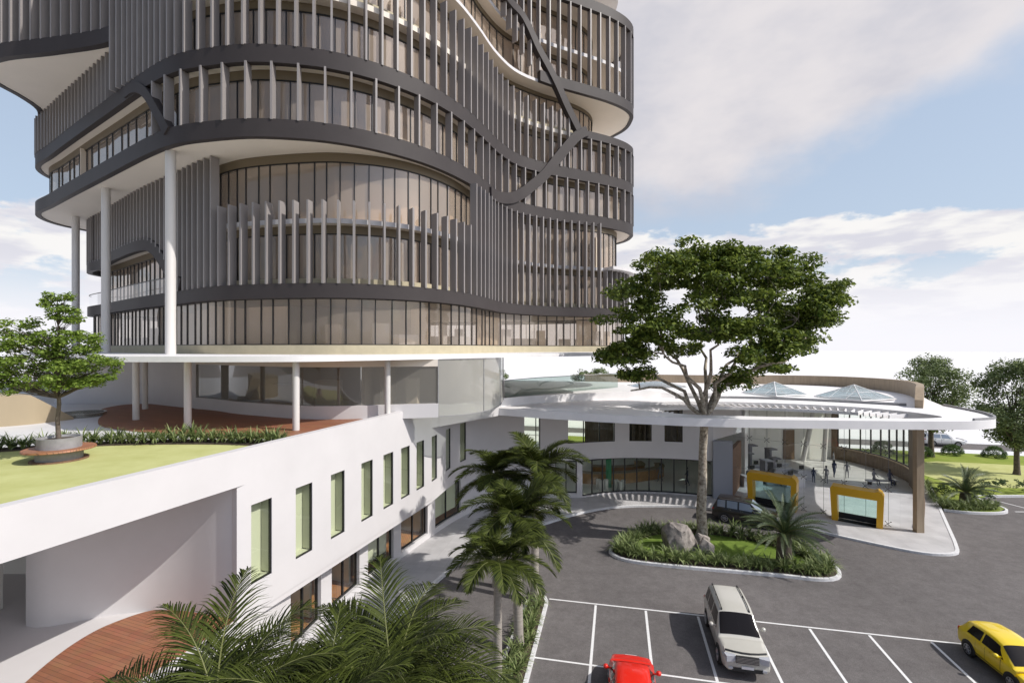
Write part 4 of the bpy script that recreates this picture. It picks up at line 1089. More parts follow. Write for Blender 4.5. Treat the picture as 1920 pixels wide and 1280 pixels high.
# the big tree on the island
def big_tree():
    bx, by = 13.45, 34.05
    T = empty('spreading_tree', (bx, by, .13), label='tall spreading tree on the traffic island, trunk rising through the oval canopy opening', cat='tree')
    r = random.Random(5); k = 34.0 / 900
    lobes = [(1185, 570, 62, 45), (1235, 512, 58, 40), (1310, 488, 66, 38), (1378, 482, 50, 30), (1440, 522, 60, 45), (1482, 502, 46, 36), (1542, 552, 42, 28), (1496, 598, 54, 42), (1405, 585, 72, 55),
             (1300, 565, 78, 58), (1222, 618, 58, 32), (1170, 662, 48, 24), (1420, 678, 54, 34), (1478, 645, 46, 28), (1350, 525, 72, 48), (1524, 592, 36, 24), (1198, 700, 36, 12), (1380, 715, 36, 16), (1330, 620, 55, 22), (1270, 655, 40, 14)]
    C, R = [], []; cent = []
    for (px, py, rx, rz) in lobes:
        X = (px - 960) * k; Z = EYE - (py - 652) * k
        o = (px - 1350) / 240.0; dep = 6.2 * math.sqrt(max(.05, 1 - o * o))
        for dy in ([0] if dep < 3 else [-dep * .55, dep * .5]) if rz > 20 else [r.uniform(-1.5, 1.5)]:
            sc = 1 + (dy / 34.0); X2 = X * sc; Z2 = EYE + (Z - EYE) * sc
            cent.append((X2, 34 + dy, Z2))
            for _ in range(12 if rz > 20 else 6):
                a = r.uniform(0, 6.28); q = math.sqrt(r.random()) * .85; h = r.uniform(-1, 1)
                C.append((X2 + math.cos(a) * q * rx * k, 34 + dy + math.sin(a) * q * rx * k * .9, Z2 + h * math.sqrt(1 - q * q * .8) * rz * k * .85))
                s = r.uniform(.65, 1.25); R.append((s, s, s * r.uniform(.32, .52)))
    C2 = [(c[0] - bx, c[1] - by, c[2] - .13) for c in C]
    leaf_mesh('crown', C2, R, 145, .15, M['leaf_big'], T, seed=3, up=.7)
    m = MB(); F = (.25, .05, 8.4)
    tr = [(0, 0, -.1), (.05, 0, .5), (-.02, .02, 2), (.08, .03, 4), (.1, .05, 6), (.2, .05, 7.6), F]
    m.tube(tr, [.46, .36, .33, .30, .27, .28, .26], 14)
    mains = []
    for ang, le, up_ in ((2.9, 5.5, 3.2), (2.2, 4.0, 5.5), (1.3, 3.8, 5.8), (.5, 4.6, 5.0), (-.1, 6.0, 4.4), (-.7, 3.8, 5.2), (-1.7, 3.6, 5.5), (-2.5, 4.5, 4.6), (3.3, 5.5, 2.0), (.2, 3.8, 2.6)):
        e = (F[0] + math.cos(ang) * le, F[1] + math.sin(ang) * le * .8, F[2] + up_)
        pth = limb_path(F, e, .05, .22, 8, r); n = len(pth)
        # limbs leave the fork steeply and then spread
        pth = [(F[0] + (p[0] - F[0]) * (i / (n - 1)) ** .35 if False else p[0], p[1], p[2] + .9 * math.sin(math.pi * i / (n - 1))) for i, p in enumerate(pth)]
        m.tube(pth, [.17 - .12 * i / (n - 1) for i in range(n)], 8); mains.append(pth)
    for c in cent:
        c = (c[0] - bx, c[1] - by, c[2] - .13)
        best = min((p for mp in mains for p in mp[3:]), key=lambda p: (Vector(p) - Vector(c)).length)
        m.tube(limb_path(best, c, .12, .25, 6, r), [.065, .055, .045, .04, .03, .02], 6)
    for c in C2:
        if r.random() < .75:
            b = min(cent, key=lambda p: (p[0] - bx - c[0]) ** 2 + (p[1] - by - c[1]) ** 2 + (p[2] - .13 - c[2]) ** 2)
            m.tube(limb_path((b[0] - bx, b[1] - by, b[2] - .13), c, .1, .3, 4, r), [.028, .022, .016, .01], 4)
    m.build('trunk', M['bark'], T, smooth=60)
big_tree()

def small_tree():
    x, y = at(112, 862, 9.4); x -= .0; z0 = 9.95
    T = empty('young_tree', (x, y + .0, z0), label='young bright green tree growing in the round planter bench on the roof terrace', cat='tree')
    r = random.Random(11); C, R = [], []
    k = y / 900
    def add(px, py, rx, rz, n, s):
        for _ in range(n):
            a = r.uniform(0, 6.28); q = math.sqrt(r.random())
            C.append(((px - 960) * k - x + math.cos(a) * q * rx * k, math.sin(a) * q * rx * k * .65, EYE - (py - 652) * k - z0 + r.uniform(-1, 1) * rz * k))
            ss = s * r.uniform(.7, 1.2); R.append((ss, ss, ss * .5))
    add(105, 562, 22, 12, 10, .26); add(108, 590, 34, 12, 14, .3); add(112, 622, 36, 6, 7, .25)
    add(20, 615, 45, 14, 16, .34); add(55, 645, 60, 14, 24, .36); add(150, 642, 40, 12, 14, .32); add(130, 665, 60, 12, 16, .32)
    add(-15, 690, 50, 22, 20, .34); add(60, 690, 60, 18, 26, .36); add(160, 685, 55, 12, 22, .34); add(100, 715, 85, 10, 26, .32); add(170, 712, 35, 8, 10, .3); add(20, 725, 50, 9, 14, .3)
    leaf_mesh('crown', C, R, 75, .062, M['leaf_small'], T, seed=8, up=.9)
    m = MB(); m.tube([(-.03, 0, -.1), (-.05, 0, .4), (-.1, .02, .9), (-.02, 0, 1.5), (-.08, 0, 2.3), (-.03, 0, 3.6), (-.1, 0, 5.4)], [.1, .075, .065, .06, .05, .035, .012], 10)
    for c in C:
        zb = max(1.7, c[2] - .5 - .25 * math.hypot(c[0], c[1])); m.tube(limb_path((-.06, 0, min(zb, 5.2)), c, .08, .2, 5, r), [.02, .016, .012, .009, .005], 4)
    m.build('trunk', M['barkd'], T, smooth=60)
    P = empty('round_planter_bench', (x, y, 9.41), label='round concrete planter with wooden ring seat on the terrace lawn', cat='planter')
    m = MB(); m.lathe([(.82, 0), (.82, .05), (.7, .05)], seg=40); m.build('base_ring', M['brick'], P, smooth=40)
    m = MB(); m.lathe([(.66, .03), (.66, .38)], seg=40); m.build('drum', M['concrete'], P, smooth=40)
    m = MB(); m.lathe([(.55, .38), (1.02, .38), (1.04, .4), (1.02, .45), (.55, .45)], seg=48); m.build('ring_seat', M['bench'], P, smooth=40)
    m = MB(); m.lathe([(.62, .45), (.63, .80), (.64, .84), (.57, .84), (.54, .74), (.01, .72)], seg=40); m.build('planter_bowl', M['concrete'], P, smooth=40)
    m = MB(); m.lathe([(.55, .75), (.01, .78)], seg=30); m.build('soil', M['soil'], P, smooth=40)
small_tree()

def round_tree(x, y, r0, ztop, zbot, label, seed, mk='leaf_far', bark='barkd', n=140, leaf=.14, fork=3.0, nc=70, zg=.15):
    T = empty('lawn_tree', (x, y, zg), label=label, cat='tree'); r = random.Random(seed); C, R = [], []
    cz = (ztop + zbot) / 2; hz = (ztop - zbot) / 2
    for _ in range(nc):
        a = r.uniform(0, 6.28); h = r.uniform(-1, 1); q = math.sqrt(max(0, 1 - h * h)) * (r.random() ** .4) * r.uniform(.75, 1.05)
        C.append((math.cos(a) * q * r0, math.sin(a) * q * r0, cz + h * hz - zg)); s = r0 * r.uniform(.2, .36); R.append((s, s, s * .75))
    leaf_mesh('crown', C, R, n, leaf, M[mk], T, seed=seed, up=.4)
    m = MB(); m.tube([(0, 0, -.1), (.03, 0, .5), (0, 0, fork * .6), (.02, .02, fork)], [r0 * .1, r0 * .075, r0 * .065, r0 * .06], 10)
    for c in C[::2]:
        m.tube(limb_path((.02, .02, fork - .1), c, .1, .15, 6, r), [r0 * .03, r0 * .022, r0 * .016, r0 * .012, .02, .01], 5)
    m.build('trunk', M[bark], T, smooth=60)
round_tree(51.4, 58.9, 4.3, 12.0, 4.0, 'wide green tree on the lawn just right of the brown roof parapet', 21, nc=110)
round_tree(53.2, 50.6, 3.6, 11.8, 3.4, 'loose airy tree at the right edge beyond the canopy tip', 22, nc=95, n=150)
round_tree(-2.9, 100, 2.8, 8.8, 3.5, 'small pale tree far off behind the glass balustrade, the leftmost of them', 23, nc=40)
round_tree(15.2, 104, 2.6, 8.6, 4.5, 'small low tree far off left of the big tree crown', 24, nc=40)
round_tree(18.6, 101, 3.0, 8.9, 4.5, 'slightly larger far tree whose top shows beside the big tree crown', 25, nc=40)

def bush(x, y, r0, label, seed, h=None, mk='leaf_bush'):
    r = random.Random(seed); C, R = [], []; h = h or r0 * 1.1
    for _ in range(80):
        a = r.uniform(0, 6.28); e = r.random(); q = math.sqrt(1 - e * e)
        C.append((math.cos(a) * q * r0 * .85, math.sin(a) * q * r0 * .85, e * h * .85 + .1)); R.append((.26, .26, .2))
    o = leaf_mesh('round_bush', C, R, 60, .055, M[mk], None, seed=seed, up=.5, label=label, cat='bush', group='clipped round bushes on the far lawn')
    o.location = (x, y, .17)
    return o
bush(55.0, 59.9, 1.15, 'clipped round bush in front of the parked white estate car', 31)
bush(58.9, 58.6, 1.2, 'clipped round bush farther right by the road, nearest the photo edge', 32)
bush(47.5, 61.5, 1.3, 'round bush seen through the left lobby window panes', 33)
bush(50.4, 59.0, 1.2, 'round bush seen through the right lobby window panes', 34)

# strap-leaved border plants
def tuft_mesh(seed, n=44, h=.42):
    r = random.Random(seed); m = MB()
    for _ in range(n):
        a = r.uniform(0, 6.28); L_ = h * r.uniform(.8, 1.35); tilt = r.uniform(.15, 1.05); w = r.uniform(.014, .024)
        c, s = math.cos(a), math.sin(a); px, pz = r.uniform(0, .04), 0; ang = math.pi / 2 - tilt * .5; pts = [(px, pz)]
        for i in range(4):
            px += math.cos(ang) * L_ / 3.2; pz += math.sin(ang) * L_ / 3.2; ang -= tilt * .55 + .12; pts.append((px, max(.01, pz)))
        b = len(m.v); ws = [w * .8, w, w * .9, w * .6, .002]
        for (q, z), ww in zip(pts, ws):
            m.v.append((q * c - s * ww, q * s + c * ww, z)); m.v.append((q * c + s * ww, q * s - c * ww, z))
        for i in range(4): m.f.append((b + i * 2, b + i * 2 + 1, b + i * 2 + 3, b + i * 2 + 2)); m.m.append(0)
    me = bpy.data.meshes.new('border_plant'); me.from_pydata(m.v, [], m.f); me.materials.append(M['tuft']); return me
TUFT = [tuft_mesh(40 + i) for i in range(5)]
def tuft(x, y, z, sc, label, group):
    o = bpy.data.objects.new('border_plant', RNG.choice(TUFT)); COL.objects.link(o)
    o.location = (x, y, z); o.rotation_euler = (0, 0, RNG.uniform(0, 6.28)); o.scale = (sc, sc, sc * RNG.uniform(.85, 1.1))
    tag(o, label, 'border plant', group)
for off_, st in ((-.55, .62), (-1.05, .74)):
    n = int(IS.len / st)
    for i in range(n):
        q = IS.len * i / n + RNG.uniform(-.1, .1); p = IS.p(q, off_ + RNG.uniform(-.1, .1))
        tuft(p[0], p[1], .13, RNG.uniform(1.35, 1.8), 'strappy green border plant in the row round the edge of the traffic island', 'border plants round the traffic island')
for i in range(17):
    t = i / 16; 
    for s in (-.3, .3):
        y = 25.4 - t * 11.6; x = (y - 25.4) * .215 + 1.25 + s * .75 + RNG.uniform(-.08, .08)
        tuft(x, y + RNG.uniform(-.12, .12), .13, RNG.uniform(1.1, 1.5), 'strappy green border plant in the narrow strip under the mid palms', 'border plants in the palm strip')
TB = Loop([(-9.9, 20.55), (-12.5, 20.85), (-15, 20.85), (-17.5, 20.45), (-20, 19.5), (-24, 17.6)], False)
for off_ in (-.2, .22):
    n = int(TB.len / .42)
    for i in range(n):
        p = TB.p(TB.len * i / n, off_ + RNG.uniform(-.08, .08)); tuft(p[0], p[1], 9.44, RNG.uniform(.95, 1.4), 'strappy green border plant in the row behind the roof terrace lawn', 'border plants along the terrace lawn')
RB = Loop([(36.2, 40.6), (36.4, 39.7), (38, 39.5), (39.8, 39.6), (40.7, 40.4)], False)
for off_ in (.0, -.55):
    n = int(RB.len / .5)
    for i in range(n):
        p = RB.p(RB.len * i / n, off_ * -1 if False else -off_ * -1); tuft(p[0], p[1] + (0 if off_ == 0 else .1), .17, RNG.uniform(1.3, 1.7), 'strappy green border plant round the cycad on the right lawn corner', 'border plants on the right lawn corner')
for i in range(12):
    tuft(36.5 + i * .35 + RNG.uniform(-.1, .1), 41.5 + i * .48, .17, RNG.uniform(1.1, 1.6), 'strappy green border plant round the cycad on the right lawn corner', 'border plants on the right lawn corner')

def hedge(pts, w, h, label, seed):
    r = random.Random(seed); lp = Loop(pts, False); C, R = [], []
    n = int(lp.len / .22)
    for i in range(n):
        p = lp.p(lp.len * i / n, r.uniform(-w / 2, w / 2)); C.append((p[0], p[1], .17 + r.uniform(.12, h))); R.append((.22, .22, .18))
        p = lp.p(lp.len * i / n, r.uniform(-w / 2, w / 2)); C.append((p[0], p[1], .17 + h * .9)); R.append((.2, .2, .12))
    return leaf_mesh('hedge', C, R, 38, .06, M['leaf_hedge'], None, seed=seed, up=.5, label=label, cat='hedge')
hedge([(42.2, 44.1), (46, 44.2), (52, 44.2), (60, 44.2)], 1.3, 1.1, 'dark clipped hedge along the far side of the right parking bay', 51)
hedge([(40.8, 40.9), (41.0, 42.2), (41.3, 43.6)], .8, .7, 'short dark hedge curling round the lawn corner beside the parking', 52)
hedge([(37.6, 42.8), (39.5, 43.6), (41.5, 44.0)], 1.2, .9, 'low dark hedge behind the cycad on the right lawn corner', 53)

# ------------------------------------------------------------------ palms
def frond_mesh(name, L_, pitch, droop, nl, ll, lw, seed, material, rach=.02, ang0=62, ang1=28, sag=.5, vee=.25, start=.12, twist=.0):
    r = random.Random(seed); m = MB(); pts = []; x, z, y = 0, 0, 0; N = 26; a = pitch; side = r.uniform(-.12, .12)
    for i in range(N + 1):
        pts.append(Vector((x, y, z))); t = i / N; a = pitch - droop * t ** 1.25
        x += math.cos(a) * L_ / N; z += math.sin(a) * L_ / N; y += side * t * L_ / N
    m.tube(pts[::2], [rach * (1 - .85 * i / (N // 2)) for i in range(N // 2 + 1)], 5, 1, cap=False)
    for k in range(nl):
        t = start + (1 - start) * (k + .5) / nl
        f = t * N; i = min(N - 1, int(f)); p = pts[i].lerp(pts[i + 1], f - i); T = (pts[i + 1] - pts[i]).normalized()
        upv = Vector((0, 0, 1)); S = T.cross(upv).normalized(); U = S.cross(T).normalized()
        prof = max(.18, math.sin(math.pi * min(1, .16 + .86 * t)) ** .55)
        for sg in (-1, 1):
            l = ll * prof * r.uniform(.88, 1.08); an = math.radians(ang0 + (ang1 - ang0) * t + r.uniform(-5, 5))
            d = (T * math.cos(an) + S * sg * math.sin(an) + U * (vee + r.uniform(-.08, .12))).normalized()
            q = p.copy(); b = len(m.v); nn = 4; wv = (T.cross(d)).normalized().cross(d).normalized()
            g = sag * r.uniform(.7, 1.4)
            for j in range(nn + 1):
                tt = j / nn; w = lw * (.55 + 1.6 * tt * (1 - tt)) * (1 - tt ** 3) + .001
                wdir = wv
                m.v.append(tuple(q + wdir * w)); m.v.append(tuple(q - wdir * w))
                dd = (d - Vector((0, 0, 1)) * g * tt * tt * 1.6).normalized(); q = q + dd * l / nn
            for j in range(nn): m.f.append((b + j * 2, b + j * 2 + 1, b + j * 2 + 3, b + j * 2 + 2)); m.m.append(0)
    me = bpy.data.meshes.new(name); me.from_pydata(m.v, [], m.f); me.materials.append(material); me.materials.append(M['rachis'])
    me.polygons.foreach_set('material_index', m.m); me.update(); return me
def make_palm(name, label, x, y, zc, fronds, meshes, tr=.15, lean=(0, 0), zg=.0, shaft=True, sc=1.0, group=None, bark='palmbark', base_flare=1.35):
    T = empty(name, (x, y, zg), label=label, cat='palm tree', group=group)
    h = zc - zg; m = MB(); n = 9
    pts = [(lean[0] * (i / n) ** 1.5, lean[1] * (i / n) ** 1.5, h * i / n * (1 if not shaft else .88) - .05) for i in range(n + 1)]
    rr = [tr * (base_flare if i == 0 else (1.12 - .2 * i / n)) for i in range(n + 1)]
    m.tube(pts, rr, 14); m.build('trunk', M[bark], T, smooth=60)
    if shaft:
        e = pts[-1]; m = MB(); m.tube([e, (e[0], e[1], h * .93), (e[0], e[1], h + .02)], [tr * .95, tr * .98, tr * .45], 12); m.build('crownshaft', M['crownshaft'], T, smooth=60)
    top = (lean[0], lean[1], h)
    for (az, mi, s) in fronds:
        o = bpy.data.objects.new('frond', meshes[mi]); COL.objects.link(o); o.parent = T
        o.location = top; o.rotation_euler = (RNG.uniform(-.12, .12), 0, az); o.scale = (s * sc,) * 3
    return T
# three mid palms
FM = [frond_mesh('frond', 2.35, math.radians(p), math.radians(d), 66, .74, .02, 60 + i, M['frond'], .022, sag=.6, vee=.15) for i, (p, d) in enumerate(((72, 75), (52, 85), (32, 85), (12, 70), (-12, 55)))]
def ring(n, seed, kinds):
    r = random.Random(seed); out = []
    for i in range(n):
        out.append((i * 2.399 + r.uniform(-.25, .25), kinds[i % len(kinds)], r.uniform(.85, 1.12)))
    return out
make_palm('palm_tree', 'nearest of the mid palms, its green crownshaft showing under the fronds', -.56, 18.7, 5.1, ring(24, 1, (0, 1, 2, 3, 4)), FM, .165, (.0, .1), group='mid palms by the planted strip', sc=1.0)
make_palm('palm_tree', 'middle palm in the strip, thick pale trunk foot among border plants', .3, 21.5, 5.7, ring(30, 2, (0, 1, 2, 3, 4, 1, 2)), FM, .2, (-.15, .3), zg=.13, group='mid palms by the planted strip', sc=1.18)
make_palm('palm_tree', 'palm at the far tip of the strip beside the parking bay', 1.2, 25.6, 6.7, ring(27, 3, (0, 1, 2, 3, 4, 1, 0)), FM, .2, (.1, .4), zg=.13, group='mid palms by the planted strip', sc=1.25)
make_palm('palm_tree', 'palm behind the strip whose crown rises dark against the white wall', -.9, 27.2, 6.2, ring(24, 9, (0, 1, 2, 3, 4)), FM, .18, (.0, .2), group='mid palms by the planted strip', sc=1.2)
# two near palms at the bottom of the view
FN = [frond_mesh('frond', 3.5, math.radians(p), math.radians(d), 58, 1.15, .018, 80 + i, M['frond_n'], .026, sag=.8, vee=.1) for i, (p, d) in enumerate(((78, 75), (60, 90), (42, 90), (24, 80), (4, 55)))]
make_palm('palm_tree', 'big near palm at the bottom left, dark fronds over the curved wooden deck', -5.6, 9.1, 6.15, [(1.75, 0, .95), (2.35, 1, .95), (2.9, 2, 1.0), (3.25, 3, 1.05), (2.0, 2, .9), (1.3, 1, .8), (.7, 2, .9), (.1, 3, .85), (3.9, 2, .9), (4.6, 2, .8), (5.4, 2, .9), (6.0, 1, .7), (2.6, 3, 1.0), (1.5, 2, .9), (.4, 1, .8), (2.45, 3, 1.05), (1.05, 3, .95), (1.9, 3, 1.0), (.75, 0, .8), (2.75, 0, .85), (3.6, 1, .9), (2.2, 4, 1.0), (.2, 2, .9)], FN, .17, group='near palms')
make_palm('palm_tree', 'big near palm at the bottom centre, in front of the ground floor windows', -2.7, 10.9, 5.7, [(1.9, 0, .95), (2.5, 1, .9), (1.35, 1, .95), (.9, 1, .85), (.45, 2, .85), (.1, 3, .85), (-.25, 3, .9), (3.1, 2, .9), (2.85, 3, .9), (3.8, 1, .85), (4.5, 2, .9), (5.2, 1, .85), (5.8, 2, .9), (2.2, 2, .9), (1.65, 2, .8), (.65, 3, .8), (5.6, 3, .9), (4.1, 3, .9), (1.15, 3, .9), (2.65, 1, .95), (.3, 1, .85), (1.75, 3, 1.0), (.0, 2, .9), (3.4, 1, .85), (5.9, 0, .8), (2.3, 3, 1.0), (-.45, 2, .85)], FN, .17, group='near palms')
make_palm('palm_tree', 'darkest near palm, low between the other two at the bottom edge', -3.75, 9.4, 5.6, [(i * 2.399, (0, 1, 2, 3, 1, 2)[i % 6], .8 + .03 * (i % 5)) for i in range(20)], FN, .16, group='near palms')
# cycads
FC = [frond_mesh('frond', 2.1, math.radians(p), math.radians(d), 44, .26, .012, 90 + i, M['cycad'], .02, ang0=68, ang1=40, sag=.1, vee=.45, start=.08) for i, (p, d) in enumerate(((80, 45), (60, 55), (42, 55), (24, 50), (5, 40)))]
make_palm('cycad', 'stout cycad on the traffic island with a rough dark trunk', 16.95, 29.9, 1.9, ring(56, 5, (0, 1, 2, 3, 4, 1, 2, 3)), FC, .42, (0, 0), zg=.13, shaft=False, sc=1.25, bark='barkd', base_flare=.75)['category'] = 'cycad'
make_palm('cycad', 'cycad on the right lawn corner among dark shrubs', 39.3, 41.6, 1.0, ring(40, 6, (0, 1, 2, 3, 4, 1, 2, 3)), FC, .4, (0, 0), zg=.13, shaft=False, sc=1.15, bark='barkd')['category'] = 'cycad'

# ------------------------------------------------------------------ boulders
def boulder(x, y, z, r3, seed, label, rz=0, cuts=15):
    bm = bmesh.new(); bmesh.ops.create_icosphere(bm, subdivisions=4, radius=1.0); r = random.Random(seed)
    pl = []
    for _ in range(cuts):
        n = Vector((r.uniform(-1, 1), r.uniform(-1, 1), r.uniform(-.5, 1))).normalized(); pl.append((n, r.uniform(.42, .72)))
    from mathutils import noise as mn
    for v in bm.verts:
        c = v.co.copy()
        for n, d in pl:
            e = c.dot(n) - d
            if e > 0: c -= n * e * .98
        c += c.normalized() * (mn.noise(c * 2.1 + Vector((seed, 0, 0))) * .05 + mn.noise(c * 5) * .035)
        v.co = Vector((c.x * r3[0], c.y * r3[1], c.z * r3[2]))
    me = bpy.data.meshes.new('boulder'); bm.to_mesh(me); bm.free(); me.materials.append(M['rock'])
    me.polygons.foreach_set('use_smooth', [True] * len(me.polygons)); me.set_sharp_from_angle(angle=math.radians(13))
    o = bpy.data.objects.new('boulder', me); COL.objects.link(o); o.location = (x, y, z); o.rotation_euler = (.1, -.2, rz)
    tag(o, label, 'boulder', 'boulders on the traffic island')
boulder(11.15, 31.9, .75, (1.5, 1.3, 1.95), 4, 'tallest angular boulder on the island left of the tree trunk', .4)
boulder(12.75, 31.4, .45, (.95, .85, .9), 7, 'smaller rounded boulder leaning right of the tall one', 1.2)
boulder(13.0, 32.9, .3, (.75, .6, .65), 9, 'low dark boulder half hidden at the foot of the tree trunk', .3)

# ------------------------------------------------------------------ terrace pieces on the left
lp = Loop([(-25.2, 27.6), (-25.9, 25.6), (-27.5, 24.4), (-30, 23.9), (-34, 24.2)], False)
m = MB(); ss = frange(0, lp.len, .5)
for q in ss:
    a = lp.p(q, 0); c = lp.p(q, 2.4); z = float(np.interp(q, [0, 2.0, 20], [9.5, 11.0, 11.25]))
    m.v += [(a[0], a[1], 9.4), (a[0], a[1], z), (c[0], c[1], z), (c[0], c[1], 9.4)]
for i in range(len(ss) - 1):
    for k in range(4): k2 = (k + 1) % 4; m.f.append((i * 4 + k, i * 4 + k2, i * 4 + 4 + k2, i * 4 + 4 + k)); m.m.append(0)
m.f.append((0, 3, 2, 1)); m.m.append(0)
m.build('clad_block', M['tan'], smooth=30, label='curved tan panel-clad block at the left edge behind the young tree', cat='clad block')
m = MB(); m.lathe([(1.25, 0), (1.25, .22), (1.12, .22), (1.12, .02)], (-26.0, 28.9, 9.4), 32)
m.build('roof_light_ring', M['pglass'], smooth=30, label='low round glass-edged roof light between the tan block and the wooden deck', cat='roof light')
# ------------------------------------------------------------------ cars
def car(label, loc, rz, L_, W, H, paint, kind='suv', glass='carglass', rails=True):
    """x forward, y left; body lofted through stations, glazing laid 8 mm outside it"""
    T = empty('car', loc, rz, label=label, cat='car')
    h = L_ / 2; w = W / 2
    if kind == 'suv':   # x, half width, sill z, belt z, top z, top half width
        st = [(-h, w * .80, .55, .80, .84, w * .76), (-h + .05, w * .93, .38, 1.02, 1.05, w * .86), (-h + .16, w * .98, .33, H * .60, H * .62, w * .86), (-h + .38, w, .32, H * .61, H * .95, w * .74),
              (-h + .75, w, .30, H * .61, H * .995, w * .74), (-h + 1.5, w, .30, H * .605, H, w * .75), (-.1, w, .30, H * .60, H * .99, w * .75), (.42, w, .30, H * .59, H * .955, w * .74), (1.12, w, .30, H * .575, H * .60, w * .88),
              (1.35, w * .99, .30, H * .55, H * .585, w * .86), (h - .75, w * .98, .31, H * .52, H * .565, w * .84), (h - .3, w * .96, .33, H * .50, H * .55, w * .84), (h - .12, w * .93, .36, H * .48, H * .525, w * .84), (h - .04, w * .90, .38, .84, .90, w * .84), (h, w * .86, .44, .70, .76, w * .80)]
        uw = (6.95, 8.0); ur = (2.05, 2.9)
    else:
        st = [(-h, w * .78, .50, .72, .76, w * .72), (-h + .05, w * .92, .34, .92, .95, w * .80), (-h + .13, w * .96, .28, H * .64, H * .70, w * .78), (-h + .34, w * .99, .25, H * .645, H * .92, w * .67),
              (-h + .95, w, .23, H * .64, H * .985, w * .67), (-.5, w, .22, H * .63, H, w * .68), (0, w, .22, H * .62, H * .985, w * .68), (.32, w, .22, H * .61, H * .94, w * .67), (1.05, w, .22, H * .60, H * .635, w * .84),
              (1.25, w * .99, .22, H * .575, H * .615, w * .83), (h - .65, w * .96, .24, H * .52, H * .56, w * .78), (h - .28, w * .91, .26, H * .47, H * .51, w * .72), (h - .1, w * .84, .30, H * .42, H * .45, w * .66), (h - .01, w * .74, .34, .54, .58, w * .6), (h, w * .70, .38, .50, .54, w * .56)]
        uw = (6.95, 8.0); ur = (2.05, 2.9)
    n = len(st)
    def sec(u):
        i = max(0, min(n - 2, int(u))); t = u - i
        if 6 <= i <= 7 or i in (2,): v = [st[i][k] + (st[i + 1][k] - st[i][k]) * t for k in range(6)]
        else:
            p = [st[max(0, min(n - 1, i + k - 1))] for k in range(4)]
            v = [p[1][d] + .5 * t * (p[2][d] - p[0][d] + t * (2 * p[0][d] - 5 * p[1][d] + 4 * p[2][d] - p[3][d] + t * (3 * (p[1][d] - p[2][d]) + p[3][d] - p[0][d]))) for d in range(6)]
        x, ww, zs, zb, zt, wt = v
        zb = min(zb, zt - .02)
        return [(x, 0, zs), (x, ww * .84, zs), (x, ww * .975, zs + .10), (x, ww * 1.0, zs + (zb - zs) * .5), (x, ww * .985, zb - .05), (x, ww * .955, zb), (x, wt + (ww * .955 - wt) * .12, zt - .07 * min(1, (zt - zb) * 3)), (x, wt * .9, zt - .012), (x, wt * .5, zt + .012), (x, 0, zt + .018)]
    us = []
    for i in range(n - 1): us += [i + j / 4 for j in range(4)]
    us.append(n - 1)
    m = MB(); nr = 10
    for u in us:
        s = sec(u)
        m.v += s + [(p[0], -p[1], p[2]) for p in s[8:0:-1]]
    R = 2 * nr - 2
    for i in range(len(us) - 1):
        for k in range(R):
            k2 = (k + 1) % R; m.f.append((i * R + k, (i + 1) * R + k, (i + 1) * R + k2, i * R + k2)); m.m.append(0)
    m.f.append(tuple(range(R))); m.f.append(tuple((len(us) - 1) * R + k for k in range(R - 1, -1, -1))); m.m += [0, 0]
    body = m.build('body', M[paint], T, smooth=38)
    def S(u, v, off=.009, sg=1):
        def q(u, v):
            s = sec(u); i = max(0, min(nr - 2, int(v))); t = v - i
            return Vector(s[i]).lerp(Vector(s[i + 1]), t)
        p = q(u, v); du = q(min(n - 1, u + .02), v) - q(max(0, u - .02), v); dv = q(u, min(nr - 1, v + .02)) - q(u, max(0, v - .02))
        nn = du.cross(dv); nn = nn.normalized() if nn.length > 1e-9 else Vector((0, 0, 1))
        if nn.dot(Vector((0, p.y + .001, p.z - .7))) < 0: nn = -nn
        p = p + nn * off; return (p.x, p.y * sg, p.z)
    def patch(mb, u0, u1, v0, v1, sg=1, nu=6, nv=4, off=.009, mi=0, u0b=None, u1b=None):
        b = len(mb.v)
        for i in range(nu + 1):
            for j in range(nv + 1):
                tv = j / nv; a0 = u0 + ((u0b if u0b is not None else u0) - u0) * (1 - tv); a1 = u1 + ((u1b if u1b is not None else u1) - u1) * (1 - tv)
                mb.v.append(S(a0 + (a1 - a0) * i / nu, v0 + (v1 - v0) * tv, off, sg))
        for i in range(nu):
            for j in range(nv):
                a = b + i * (nv + 1) + j; mb.f.append((a, a + 1, a + nv + 2, a + nv + 1)); mb.m.append(mi)
    # windscreen and rear window (roof line patches), mirrored about the middle
    for nm, (a, b_) in (('windscreen', uw), ('rear_window', ur)):
        m = MB()
        for sg in (1, -1): patch(m, a + .06, b_ - .04, 6.25, 9.0, sg, 6, 6)
        m.build(nm, M[glass if nm == 'windscreen' else 'carglass'], T, smooth=60)
    for sg in (1, -1):
        for a, b_, a2, b2 in (((3.15, 4.35, 3.15, 4.35), (4.5, 5.45, 4.5, 5.45), (5.6, 6.85, 5.6, 7.45)) if kind == 'suv' else ((3.6, 4.9, 3.45, 4.9), (5.1, 6.85, 5.1, 7.45))):
            m = MB(); patch(m, a, b_, 5.12, 5.92, sg, 5, 3, u0b=a2, u1b=b2); m.build('side_window', M[glass], T, smooth=60)
    # dark sills and bumper inserts
    m = MB()
    for sg in (1, -1): patch(m, 3.0, 10.0, 1.2, 2.35, sg, 20, 2, .012)
    for sx in (1, -1): m.box((sx * (h - .035), 0, .46), (.10, W * .62, .14))
    m.build('lower_trim', M['trim'], T, smooth=60)
    # door lines
    for sg in (1, -1):
        for u in (4.42, 5.52, 7.3):
            m = MB(); patch(m, u, u + .025, 2.4, 5.0, sg, 1, 6, .006); m.build('door_seam', M['trim'], T)
